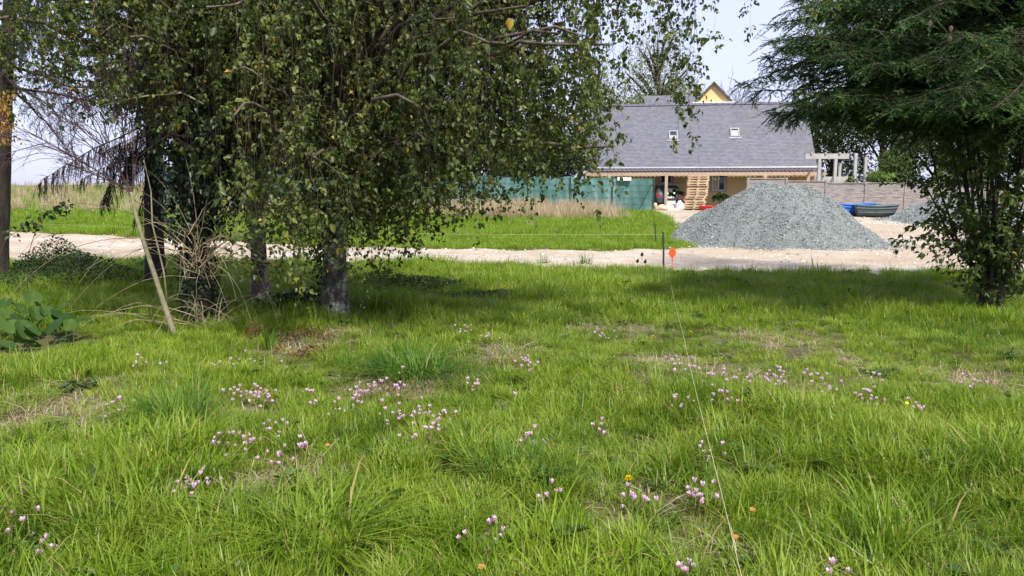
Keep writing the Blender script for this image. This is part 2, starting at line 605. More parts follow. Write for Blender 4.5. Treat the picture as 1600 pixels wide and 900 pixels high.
def foliage(name, mat, parent, P, D, N, S, tint, **kw):
    V, F, k = leaves(P, D, N, S, **kw)
    o = mk(name, V, F, mat, parent, tint=np.repeat(tint, k), smooth=True)
    return o


def join(parts):
    Vs, Fs, k = [], [], 0
    for V, F in parts:
        Vs.append(V)
        Fs.append(F + k)
        k += len(V)
    return np.concatenate(Vs), np.concatenate(Fs)


def bez(P0, P1, P2, k):
    t = np.linspace(0, 1, k)[None, :, None]
    return P0[:, None] * (1 - t) ** 2 + 2 * P1[:, None] * t * (1 - t) + P2[:, None] * t ** 2


def sample_path(P, t):
    """P (n,k,3), t (n,m) in 0..1 -> points and tangents"""
    k = P.shape[1]
    x = np.clip(t * (k - 1), 0, k - 1.001)
    i = x.astype(int)
    f = (x - i)[..., None]
    r = np.arange(len(P))[:, None]
    a, b = P[r, i], P[r, i + 1]
    return a * (1 - f) + b * f, unit(b - a)


def trunk_path(base, top, k=14, wob=.08):
    t = np.linspace(0, 1, k)[:, None]
    p = np.array(base) * (1 - t) + np.array(top) * t
    ph = rng.uniform(0, 6, 4)
    p[:, 0] += wob * (np.sin(t[:, 0] * 5 + ph[0]) - np.sin(ph[0])) * np.minimum(1, t[:, 0] * 4)
    p[:, 1] += wob * (np.sin(t[:, 0] * 6 + ph[1]) - np.sin(ph[1])) * np.minimum(1, t[:, 0] * 4)
    return p


def trunk_mesh(name, path, r0, r1, mat, parent, sides=18, flare=1.5, lump=.08):
    k = len(path)
    q = np.linspace(0, 1, 60)
    P = np.stack([np.interp(q, np.linspace(0, 1, k), path[:, i]) for i in range(3)], 1)
    h = P[:, 2] - P[0, 2]
    rr = r0 + (r1 - r0) * q
    rr = rr * (1 + (flare - 1) * np.exp(-np.maximum(h, 0) / .22))
    V, F = tubes(P[None], rr[None], sides)
    c = np.repeat(P, sides, 0)
    ang = np.tile(np.arange(sides) / sides * 2 * np.pi, len(P))
    zz = np.repeat(h, sides)
    g = 1 + lump * (np.sin(3 * ang + zz * 1.3) + .6 * np.sin(5 * ang - zz * 2.7 + 1) + .5 * np.sin(7 * zz + 2 * ang)) * .6
    V = c + (V - c) * g[:, None]
    return mk(name, V, F, mat, parent, smooth=True)


# ------------------------------------------------------------------ ground, track
def axis(lo, hi, step, far, grow=1.28):
    a = list(np.arange(lo, hi + 1e-6, step))
    s = step
    while a[-1] < far:
        s *= grow
        a.append(a[-1] + s)
    s = step
    while a[0] > -far:
        s *= grow
        a.insert(0, a[0] - s)
    return np.array(a)


xs = axis(-26, 26, .3, 900)
ys = axis(-4, 50, .28, 900)
GX, GY = np.meshgrid(xs, ys)
nx, ny = len(xs), len(ys)
ii = (np.arange(ny - 1)[:, None] * nx + np.arange(nx - 1)[None]).ravel()
GF = np.stack([ii, ii + 1, ii + nx + 1, ii + nx], 1)
GV = np.stack([GX, GY, ground_z(GX, GY)], -1).reshape(-1, 3)
g = link('ground', mesh_from('ground', GV, GF, M_ground, smooth=True))
tag(g, kind='structure')

sd = sdist(GX, GY)
TZ = base_z(GX, GY) + .015 - .075 * (1 - ss(-.3, .3, sd)) + .012 * np.sin(GX * 3.1) * np.sin(GY * 2.3) - .035 * np.exp(-((sd - 1.4) / .35) ** 2)
TV = np.stack([GX, GY, TZ], -1).reshape(-1, 3)
inside = (sd > -.7).ravel()
TF = GF[inside[GF].all(1) & (np.abs(GX.ravel()[GF[:, 0]]) < 60) & (GY.ravel()[GF[:, 0]] < 60)]
used = np.unique(TF)
remap = np.zeros(len(TV), int)
remap[used] = np.arange(len(used))
tr = link('gravel_track', mesh_from('gravel_track', TV[used], remap[TF], M_track, smooth=True))
tag(tr, kind='structure')

# ------------------------------------------------------------------ instanced ground cover (uncountable grass)
def blade_set(nb, rad, hmin, hmax, lean, w, mat, name, droop=.35):
    a = rng.uniform(0, 2 * np.pi, nb)
    r = rad * np.sqrt(rng.uniform(0, 1, nb))
    base = np.stack([r * np.cos(a), r * np.sin(a), np.full(nb, -.03)], 1)
    da = a + rng.normal(0, .9, nb)
    d = np.stack([np.cos(da), np.sin(da), np.zeros(nb)], 1)
    h = rng.uniform(hmin, hmax, nb) * (1 - .35 * rng.uniform(0, 1, nb) ** 2)
    ln = np.abs(rng.normal(lean, lean * .55, nb))
    side = np.stack([-np.sin(da), np.cos(da), np.zeros(nb)], 1)
    ww = w * rng.uniform(.7, 1.3, nb)
    V, ht = [], []
    for t, wf in ((0, .7), (.38, 1.0), (.74, .68), (1, 0)):
        c = base + d * (ln * h * t ** 1.7)[:, None]
        c[:, 2] += h * (t - droop * np.minimum(ln, 1.3) * t ** 2.6)
        if wf > 0:
            V += [c - side * (ww * wf / 2)[:, None], c + side * (ww * wf / 2)[:, None]]
            ht += [np.full(nb, t)] * 2
        else:
            V.append(c)
            ht.append(np.full(nb, t))
    V = np.stack(V, 1)
    ht = np.stack(ht, 1)
    off = (np.arange(nb) * 7)[:, None, None]
    q = (np.array([(0, 1, 3, 2), (2, 3, 5, 4)])[None] + off).reshape(-1, 4)
    t3 = (np.array([(4, 5, 6)])[None] + off).reshape(-1, 3)
    tint = np.repeat(rng.uniform(0, 1, nb), 7)
    return mesh_from(name, V.reshape(-1, 3), [q, t3], mat, tint=tint, ht=ht.ravel(), smooth=True)


def rosette(nl, size, mat, name, flat=.5):
    a = rng.uniform(0, 6.28, nl)
    d = np.stack([np.cos(a), np.sin(a), rng.uniform(.1, flat, nl)], 1)
    P = d * rng.uniform(.005, .05, nl)[:, None]
    P[:, 2] = rng.uniform(.01, .06, nl)
    N = np.tile(np.array([0, 0, 1.]), (nl, 1)) + rng.normal(0, .25, (nl, 3))
    V, F, k = leaves(P, d, N, size * rng.uniform(.6, 1.2, nl), .75)
    return mesh_from(name, V, F, mat, tint=np.repeat(rng.uniform(0, 1, nl), k), ht=np.repeat(np.full(nl, .6), k), smooth=True)


def instancer(name, pts, rot, scl, idx, meshes, kind='stuff', label=None, cat=None):
    col = bpy.data.collections.new(name + '_sources')
    for i, me in enumerate(meshes):
        col.objects.link(bpy.data.objects.new('%s_source_%02d' % (name, i), me))
    me = bpy.data.meshes.new(name)
    me.vertices.add(len(pts))
    me.vertices.foreach_set('co', np.asarray(pts, np.float32).ravel())
    me.attributes.new('rot', 'FLOAT_VECTOR', 'POINT').data.foreach_set('vector', np.asarray(rot, np.float32).ravel())
    me.attributes.new('scl', 'FLOAT_VECTOR', 'POINT').data.foreach_set('vector', np.asarray(scl, np.float32).ravel())
    me.attributes.new('idx', 'INT', 'POINT').data.foreach_set('value', np.asarray(idx, np.int32))
    o = link(name, me)
    tag(o, label, cat, kind=kind)
    ng = bpy.data.node_groups.new(name + '_scatter', 'GeometryNodeTree')
    ng.interface.new_socket('Geometry', in_out='INPUT', socket_type='NodeSocketGeometry')
    ng.interface.new_socket('Geometry', in_out='OUTPUT', socket_type='NodeSocketGeometry')
    N, Lk = ng.nodes, ng.links
    gi, go = N.new('NodeGroupInput'), N.new('NodeGroupOutput')
    ci = N.new('GeometryNodeCollectionInfo')
    ci.inputs['Collection'].default_value = col
    ci.inputs['Separate Children'].default_value = True
    ci.inputs['Reset Children'].default_value = True
    ip = N.new('GeometryNodeInstanceOnPoints')
    ip.inputs['Pick Instance'].default_value = True

    def attr(nm, ty):
        a = N.new('GeometryNodeInputNamedAttribute')
        a.data_type = ty
        a.inputs['Name'].default_value = nm
        return next(s for s in a.outputs if s.enabled and s.name == 'Attribute')
    e2r = N.new('FunctionNodeEulerToRotation')
    Lk.new(attr('rot', 'FLOAT_VECTOR'), e2r.inputs[0])
    Lk.new(gi.outputs[0], ip.inputs['Points'])
    Lk.new(ci.outputs[0], ip.inputs['Instance'])
    Lk.new(attr('idx', 'INT'), ip.inputs['Instance Index'])
    Lk.new(e2r.outputs[0], ip.inputs['Rotation'])
    Lk.new(attr('scl', 'FLOAT_VECTOR'), ip.inputs['Scale'])
    Lk.new(ip.outputs[0], go.inputs[0])
    md = o.modifiers.new('scatter', 'NODES')
    md.node_group = ng
    return o


# bare or thin spots in the lawn (pixel, pixel, radius m, how bare)
BARE = [(55, 535, .55, .93), (20, 545, .4, .9), (110, 530, .3, .9), (1035, 572, .28, .9), (800, 556, .35, .8), (620, 600, .3, .7), (455, 740, .3, .6), (70, 640, .5, .55), (920, 508, .3, .7),
        (990, 518, .4, .75), (1330, 575, .3, .6), (560, 520, .6, .6), (480, 540, .5, .6), (1180, 535, .4, .5), (1490, 590, .3, .5),
        (860, 522, .4, .5), (90, 625, .6, .7), (150, 650, .4, .6), (430, 760, .35, .6), (760, 560, .4, .6), (690, 600, .3, .5), (1240, 540, .5, .5), (1290, 860, .3, .5), (1090, 870, .25, .6), (975, 790, .2, .6), (340, 640, .3, .5), (1560, 600, .4, .5), (590, 612, .3, .6), (1110, 585, .5, .4), (1200, 600, .4, .4), (1010, 610, .4, .35)]
BARE_W = [(*gp(u, v)[:2], r, k) for u, v, r, k in BARE]


def cover(x, y):
    c = np.ones_like(x)
    for bx_, by_, r, k in BARE_W:
        c *= 1 - k * np.exp(-((x - bx_) ** 2 + (y - by_) ** 2 * .5) / r ** 2)
    return c


def scatter_zone(y0, y1, dens, wid=.76, pad=2.6):
    A = []
    step = 1.0
    y = y0
    while y < y1:
        h = min(step, y1 - y)
        w = wid * (y + h) + pad
        n_ = rng.poisson(dens * 2 * w * h)
        A.append(np.stack([rng.uniform(-w, w, n_), rng.uniform(y, y + h, n_)], 1))
        y += h
    return np.concatenate(A)


def hnoise(x, y, s, ph=0):
    return (np.sin(x * s + ph + 1.3 * np.sin(y * s * .7 + ph)) + np.sin(y * s * 1.3 - ph + 1.1 * np.sin(x * s * .9)) + np.sin((x + y) * s * .6 + 2 * ph)) / 3


def clumps_to(name, xy, hscale, meshes, probs, jitter=.35, tilt=.12, thin=True):
    x, y = xy[:, 0], xy[:, 1]
    keep = (sdist(x, y) < -.02 + .16 * rng.normal(size=len(x)))
    if thin:
        keep &= rng.uniform(size=len(x)) < cover(x, y)
    x, y = x[keep], y[keep]
    hs = hscale(x, y) * rng.uniform(1 - jitter, 1 + jitter, len(x))
    pts = np.stack([x, y, ground_z(x, y)], 1)
    rot = np.stack([rng.normal(0, tilt, len(x)), rng.normal(0, tilt, len(x)), rng.uniform(0, 6.28, len(x))], 1)
    wsc = hs * rng.uniform(.85, 1.15, len(x)) * .5 + .5 * np.maximum(hs, .8)
    scl = np.stack([wsc, wsc, hs], 1)
    idx = rng.choice(len(meshes), len(x), p=np.array(probs) / np.sum(probs))
    return instancer(name, pts, rot, scl, idx, meshes)


nearM, nearP = [], []
for i in range(8):
    nearM.append(blade_set(64, .14, .12, .25, .48, .0062, M_grass, 'lawn_clump'))
    nearP.append(1)
for i in range(4):
    nearM.append(blade_set(40, .10, .20, .36, .65, .0074, M_grass, 'tall_clump', .42))
    nearP.append(.55)
for i in range(3):
    nearM.append(blade_set(80, .15, .06, .13, .55, .0055, M_grass, 'short_clump'))
    nearP.append(.9)
for i in range(2):
    nearM.append(rosette(16, .045, M_herb, 'clover_leaves'))
    nearP.append(.5)
for i in range(2):
    nearM.append(rosette(10, .085, M_herb, 'dock_leaves', .9))
    nearP.append(.22)
nearM.append(blade_set(16, .12, .08, .2, 1.1, .004, M_dry, 'straw_clump', .6))
nearP.append(.16)


def h_near(x, y):
    h = .82 + .32 * hnoise(x, y, 1.6) + .18 * hnoise(x, y, 4.1, 2)
    mid = np.exp(-((y - 7.2) / 1.8) ** 2)
    h = h * (1 - .34 * mid * ss(-.5, 1.0, x) - .22 * mid)
    h = h * (.55 + .45 * cover(x, y))
    return np.clip(h * (1 + .18 * ss(8.5, 11, y)), .32, 1.6)


clumps_to('lawn_grass', np.concatenate([scatter_zone(1.2, 6, 150), scatter_zone(6, 10.5, 115), scatter_zone(10.5, 19.6, 70)]), h_near, nearM, nearP)

thM = [blade_set(26, .12, .05, .16, 1.3, .0042, M_dry, 'thatch_clump', .7) for i in range(4)]
thx = []
for bx_, by_, r, k in BARE_W[3:]:
    m_ = int(90 * r * r * 3.1 * k) + 6
    thx.append(np.stack([bx_ + rng.normal(0, r * .6, m_), by_ + rng.normal(0, r * .8, m_)], 1))
clumps_to('dry_thatch', np.concatenate(thx), lambda x, y: .9 + 0 * x, thM, [1] * 4, thin=False)

farM, farP = [], []
for i in range(6):
    farM.append(blade_set(60, .22, .14, .30, .4, .011, M_fargrass, 'meadow_clump'))
    farP.append(1)
clumps_to('meadow_grass', np.concatenate([scatter_zone(20.5, 34, 26, .74, 3), scatter_zone(34, 47, 16, .74, 3), np.stack([rng.uniform(-75, -8, 9000), rng.uniform(46, 74, 9000)], 1)]),
          lambda x, y: .85 + .25 * hnoise(x, y, .8) + .2 * ss(24, 34, y), farM, farP, thin=False)

dryM = [blade_set(34, .22, .40, .95, .28, .010, M_dry, 'dry_clump', .25) for i in range(5)]
zd = []
for _ in range(3800):
    zd.append((rng.uniform(-24, 6.6), rng.uniform(31.5, 37.5)))
zd = np.array(zd)
fw = ss(-3.6, -2.4, zd[:, 0]) * (1 - ss(3.2, 5.0, zd[:, 0]))
keep = rng.uniform(size=len(zd)) < np.clip(fw * ss(31.5, 34, zd[:, 1]) * 1.0 + .22 * ss(33, 36, zd[:, 1]) * (1 - ss(4.2, 5.5, zd[:, 0])), 0, 1)
zd = zd[keep]
far_left = np.stack([rng.uniform(-75, -10, 1500), rng.uniform(42, 72, 1500)], 1)
clumps_to('dry_grass', np.concatenate([zd, far_left]), lambda x, y: .95 + .2 * hnoise(x, y, 1.1), dryM, [1] * 5, thin=False)

# ------------------------------------------------------------------ house
HA = R(-9)                                  # the right end stands nearer
HU = np.array([math.cos(HA), math.sin(HA), 0])
HV = np.array([-math.sin(HA), math.cos(HA), 0])
HW = np.array([0, 0, 1.])
HO = np.array([5.0, 50.6, .55])             # left front corner of the wall
HLEN = 14.0
EAVE, RISE = 2.62, 4.35                     # above house ground
AX = (HU, HV, HW)


def hp(u, v, z):
    return HO + u * HU + v * HV + z * HW


def hray(px, py, v0=None, roof=False):
    """house coordinates where the sight line meets the wall plane v = v0 or the front roof slope"""
    d = ray(px, py)
    o = np.array([0, 0, CAM_H]) - HO
    ou, ov, oz = o @ HU, o @ HV, o[2]
    du, dv, dz = d @ HU, d @ HV, d[2]
    if roof:
        t = (ov + .35 - (oz - EAVE)) / (dz - dv)
    else:
        t = (v0 - ov) / dv
    return ou + t * du, ov + t * dv, oz + t * dz


house = thing('house', HO, 'long low house with grey slate roof and ochre walls behind the gravel heap', 'house')
DEP = 2 * (RISE - .35)


def hbox(mb, lo, hi):
    return mb.box(lo, hi, AX, HO)


# front wall with openings, side walls, back wall
openings = []
for (x0, y0, x1, y1) in ((1031, 273, 1050, 287), (1112, 270, 1134, 298)):
    a = hray(x0, y1, 0.0)
    b = hray(x1, y0, 0.0)
    openings.append((a[0], max(.06, a[2]), b[0], min(b[2], EAVE - .12)))
us = sorted([0, HLEN] + [o_[0] for o_ in openings] + [o_[2] for o_ in openings])
mb = MB()
for i in range(len(us) - 1):
    op = next((o_ for o_ in openings if abs(o_[0] - us[i]) < 1e-6), None)
    if op:
        if op[1] > .02:
            hbox(mb, (us[i], 0, -.6), (us[i + 1], .3, op[1]))
        hbox(mb, (us[i], 0, op[3]), (us[i + 1], .3, EAVE))
    else:
        hbox(mb, (us[i], 0, -.6), (us[i + 1], .3, EAVE))
mb.build('front_wall', M_render, house)
mb = MB()
for u0 in (0.004, HLEN - .304):
    P = [hp(u0, .3, -.6), hp(u0, DEP, -.6), hp(u0, DEP, EAVE), hp(u0, DEP / 2, EAVE + RISE - .5), hp(u0, .3, EAVE)]
    Q = [q + .3 * HU for q in P]
    mb.add(P + Q, [(4, 3, 2, 1, 0), (5, 6, 7, 8, 9), (0, 1, 6, 5), (1, 2, 7, 6), (2, 3, 8, 7), (3, 4, 9, 8), (4, 0, 5, 9)])
hbox(mb, (.31, DEP - .3, -.6), (HLEN - .31, DEP - .004, EAVE))
mb.build('side_wall', M_render, house)
hbox(MB(), (.32, 1.2, -.5), (HLEN - .32, 1.3, EAVE - .05)).build('inner_wall', M_dark, house)

for k, op in enumerate(openings):
    u0, z0, u1, z1 = op
    mb = MB()
    fw_ = .07
    for lo, hi in (((u0, .08, z0), (u0 + fw_, .17, z1)), ((u1 - fw_, .08, z0), (u1, .17, z1)), ((u0 + fw_, .08, z1 - fw_), (u1 - fw_, .17, z1)), ((u0 + fw_, .08, z0), (u1 - fw_, .17, z0 + fw_)),
                   (((u0 + u1) / 2 - .04, .075, z0 + fw_), ((u0 + u1) / 2 + .04, .165, z1 - fw_))):
        hbox(mb, lo, hi)
    w = mb.build('window', M_white, house)
    for (a, b) in ((u0 + fw_, (u0 + u1) / 2 - .04), ((u0 + u1) / 2 + .04, u1 - fw_)):
        hbox(MB(), (a, .12, z0 + fw_), (b, .13, z1 - fw_)).build('pane', M_glass, w)
    mb = MB()
    for lo, hi in (((u0 - .09, -.03, z0 - .08), (u0, .02, z1 + .09)), ((u1, -.03, z0 - .08), (u1 + .09, .02, z1 + .09)), ((u0, -.03, z1), (u1, .02, z1 + .09)), ((u0, -.06, z0 - .08), (u1, .02, z0))):
        hbox(mb, lo, hi)
    mb.build('surround', M_offwhite, w)
    if k == 1:
        V, F = [], []
        for j in range(13):
            uu = u0 + fw_ + (u1 - u0) * .36 * j / 12
            vv = .105 - .012 * math.cos(j * 1.9)
            V += [hp(uu, vv, z0 + .08), hp(uu, vv, z1 - .08)]
        MB().add(V, [(2 * j, 2 * j + 2, 2 * j + 3, 2 * j + 1) for j in range(12)]).build('curtain', M_curtain, w)


def slate_slope(name, u0, u1, v_e, z_e, v_r, z_r, parent, org=hp, row=.13, mat=None):
    """stepped rows of slates from eave to ridge"""
    L = math.hypot(v_r - v_e, z_r - z_e)
    nrow = int(L / row)
    dv, dz = (v_r - v_e) / L, (z_r - z_e) / L
    nv, nz = -dz, dv
    if nz < 0:
        nv, nz = -nv, -nz
    V, F, UV = [], [], []
    for i in range(nrow):
        s0, s1 = i * L / nrow, (i + 1) * L / nrow
        for s_, lift in ((s0, .013), (s1, .004)):
            for u in (u0, u1):
                V.append(org(u, v_e + dv * s_ + nv * lift, z_e + dz * s_ + nz * lift))
                UV.append((u, s_))
        k = len(V) - 4
        F.append((k, k + 1, k + 3, k + 2))
        if i:
            F.append((k - 2, k - 1, k + 1, k))
    # underside
    for s_ in (0, L):
        for u in (u0, u1):
            V.append(org(u, v_e + dv * s_ - nv * .09, z_e + dz * s_ - nz * .09))
            UV.append((u, s_))
    k = len(V) - 4
    F += [(k + 1, k, k + 2, k + 3), (k, k + 1, 1, 0)]
    top = len(V) - 6
    V = np.array(V)
    # end faces
    F2 = [[0] + list(range(2, top + 1, 4)) + [k + 2, k], ]
    return mk(name, V, [np.array(F)], mat or M_slate, parent, uv=np.array(UV))


VR = -.35 + RISE
rf = slate_slope('roof', -.25, HLEN + .1, -.35, EAVE, VR, EAVE + RISE, house)
slate_slope('rear_roof', -.25, HLEN + .1, 2 * VR + .35, EAVE, VR, EAVE + RISE, house)
mb = MB()
for j in range(38):
    u0 = -.25 + j * (HLEN + .35) / 38
    P = [hp(u0, VR - .14, EAVE + RISE - .07), hp(u0, VR, EAVE + RISE + .08), hp(u0, VR + .14, EAVE + RISE - .07), hp(u0, VR, EAVE + RISE - .02)]
    Q = [p_ + HU * ((HLEN + .35) / 38 * 1.04) + HW * (.025) for p_ in P]
    mb.add(P + Q, [(0, 4, 5, 1), (1, 5, 6, 2), (2, 6, 7, 3), (3, 7, 4, 0), (0, 1, 2, 3), (7, 6, 5, 4)])
mb.build('ridge_tiles', M_porchtile, rf)
mb = MB()
mb.tube([hp(-.3, -.44, EAVE - .06), hp(HLEN + .15, -.44, EAVE - .06)], .075, 8)
mb.build('gutter', M_zinc, rf)
for (pu, pv) in ((1052, 212), (1148, 208)):
    u, v, z = hray(pu, pv, roof=True)
    e1, e2, e3 = HU, (HV + HW) / math.sqrt(2), (HW - HV) / math.sqrt(2)
    o_ = hp(u, v, z)
    sw, sh = .29, .40
    mb = MB()
    for lo, hi in (((-sw, -sh, -.02), (-sw + .08, sh, .10)), ((sw - .08, -sh, -.02), (sw, sh, .10)), ((-sw + .08, sh - .1, -.02), (sw - .08, sh, .11)), ((-sw + .08, -sh, -.02), (sw - .08, -sh + .08, .09))):
        mb.box(lo, hi, (e1, e2, e3), o_)
    s_ = mb.build('skylight', M_zinc, house)
    MB().box((-sw + .08, -sh + .08, .03), (sw - .08, sh - .1, .05), (e1, e2, e3), o_).build('pane', M_glass, s_)
    MB().box((-sw + .08, -sh + .08, .055), (sw - .08, sh - (.42 if pu < 1100 else .18), .062), (e1, e2, e3), o_).build('blind', M_offwhite, s_)
    MB().box((-sw - .1, -sh - .16, .02), (sw + .1, -sh - .002, .045), (e1, e2, e3), o_).build('flashing', M_zinc, s_)

# porch: low sheet roof, beam, posts
mb = MB()
NU = 56
V, F = [], []
for j in range(NU * 2 + 1):
    u = -.2 + (HLEN + .5) * j / (NU * 2)
    lift = .05 if j % 2 else 0
    V += [hp(u, -.30, EAVE - .13 + lift), hp(u, -2.05, EAVE - .30 + lift)]
k0 = len(V)
V += [tuple(np.array(v) - .02 * HW) for v in V]
for j in range(NU * 2):
    a, b, c, d = 2 * j, 2 * j + 1, 2 * j + 3, 2 * j + 2
    F += [(a, b, c, d), (k0 + d, k0 + c, k0 + b, k0 + a), (b, k0 + b, k0 + c, c)]
mb.add(V, F).build('porch_roof', M_porchtile, house)
hbox(MB(), (-.1, -2.0, EAVE - .58), (HLEN + .25, -1.86, EAVE - .35)).build('porch_beam', M_peach, house)
for px in (952, 1041, 1195, 1262, 1274):
    u = hray(px, 290, -1.93)[0]
    hbox(MB(), (u - .09, -2.02, -.6), (u + .09, -1.84, EAVE - .58)).build('porch_post', M_peach, house)
for px in (962, 1041, 1110, 1195, 1262):
    u = hray(px, 290, -1.93)[0]
    hbox(MB(), (u - .05, -1.86, EAVE - .54), (u + .05, 0, EAVE - .44)).build('porch_rafter', M_peach, house)

# taller wing behind, with its small yellow gable
rear = thing('rear_house', hp(5, DEP + .6, 0), 'taller slate-roofed house behind with a small pale yellow gable', 'house')


def rp(u, v, z):
    return hp(u, v, z)


zr = 8.45
slate_slope('roof', 3.6, 9.2, DEP + .5, zr - 2.6, DEP + 3.1, zr, rear)
slate_slope('rear_roof', 3.6, 9.2, DEP + 5.7, zr - 2.6, DEP + 3.1, zr, rear)
hbox(MB(), (3.8, DEP + .9, -.5), (9.0, DEP + 5.3, zr - 2.4)).build('wall', M_gable, rear)
# gable dormer: find it on its own plane
gl = hray(1086, 158, DEP + .2)
gr = hray(1143, 158, DEP + .2)
ga = hray(1112, 130, DEP + .2)
um = (gl[0] + gr[0]) / 2
hw_ = (gr[0] - gl[0]) / 2 - .1
zb, zt = gl[2] - 1.5, ga[2]
slope = (zt - gl[2]) / hw_
P = [hp(um - hw_, DEP + .2, zb), hp(um + hw_, DEP + .2, zb), hp(um + hw_, DEP + .2, gl[2]), hp(um, DEP + .2, zt), hp(um - hw_, DEP + .2, gl[2])]
Q = [q + HV * 3.2 for q in P]
MB().add(P + Q, [(0, 1, 2, 3, 4), (9, 8, 7, 6, 5), (0, 5, 6, 1), (1, 6, 7, 2), (4, 9, 5, 0)]).build('gable', M_gable, rear)
for s_ in (-1, 1):
    e = hw_ + .28
    z_e = zt + .12 - slope * e
    P = [hp(um + s_ * e, DEP - .05, z_e), hp(um, DEP - .05, zt + .12), hp(um, DEP + 4.2, zt + .12), hp(um + s_ * e, DEP + 4.2, z_e)]
    Q = [q - HW * .12 for q in P]
    F = [(0, 1, 2, 3), (7, 6, 5, 4), (0, 4, 5, 1), (1, 5, 6, 2), (2, 6, 7, 3), (3, 7, 4, 0)]
    if s_ > 0:
        F = [f[::-1] for f in F]
    MB().add(P + Q, F).build('gable_roof', M_porchtile, rear)
hbox(MB(), (um - hw_ - .3, DEP - .06, gl[2] - .22), (um + hw_ + .3, DEP + .19, gl[2] - .1)).build('gable_ledge', M_white, rear)

# ------------------------------------------------------------------ green netting fence
A, B = at(248, 300, 36.5), at(1021, 300, 40.2)
nf = thing('netting_fence', (*((A + B) / 2)[:2], .6), 'teal green netting fence on wire mesh behind the meadow', 'fence')
npn = 11
for i in range(npn):
    t0, t1 = i / npn, (i + 1) / npn
    V, F = [], []
    nu_, nz_ = 24, 8
    for j in range(nu_ + 1):
        t = t0 + (t1 - t0) * j / nu_
        x, y = A[0] + (B[0] - A[0]) * t, A[1] + (B[1] - A[1]) * t
        top = 2.66 + (2.30 - 2.66) * t + .035 * math.sin(j / nu_ * math.pi * 2 + i) - .05 * math.sin(j / nu_ * math.pi)
        bot = float(ground_z(x, y)) + .03
        for k in range(nz_ + 1):
            z = bot + (top - bot) * k / nz_
            w = .035 * math.sin(j * 1.1 + k * .6 + i * 2) * math.sin(k / nz_ * math.pi) + .02 * math.sin(j * 2.7 + i)
            V.append((x, y + w, z))
    for j in range(nu_):
        for k in range(nz_):
            a = j * (nz_ + 1) + k
            F.append((a, a + nz_ + 1, a + nz_ + 2, a + 1))
    o_ = mk('netting', np.array(V), np.array(F), M_net, nf, smooth=True)
for i in range(npn + 1):
    t = i / npn
    x, y = A[0] + (B[0] - A[0]) * t, A[1] + (B[1] - A[1]) * t - .07
    zg = float(ground_z(x, y))
    MB().tube([(x, y, zg - .1), (x, y, 2.70 - .36 * t)], .03, 8).build('post', M_galv, nf)
mb = MB()
for k in range(6):
    pts = []
    for i in range(npn * 4 + 1):
        t = i / (npn * 4)
        x, y = A[0] + (B[0] - A[0]) * t, A[1] + (B[1] - A[1]) * t - .045
        zg = float(ground_z(x, y))
        pts.append((x, y, zg + .15 + (2.62 - .36 * t - zg - .15) * k / 5))
    mb.tube(pts, .006, 4)
mb.build('wire', M_galv, nf)
e = at(1021, 300, 40.2)
MB().bar(at(1019, 287, 40.0), at(994, 336, 39.9), .05).build('brace', M_galv, nf)
a, b = at(965, 279, 39.75), at(986, 279, 39.85)
MB().box((a[0], a[1], a[2] - .10), (b[0], b[1] + .06, a[2] + .06)).build('white_strip', M_white, nf)

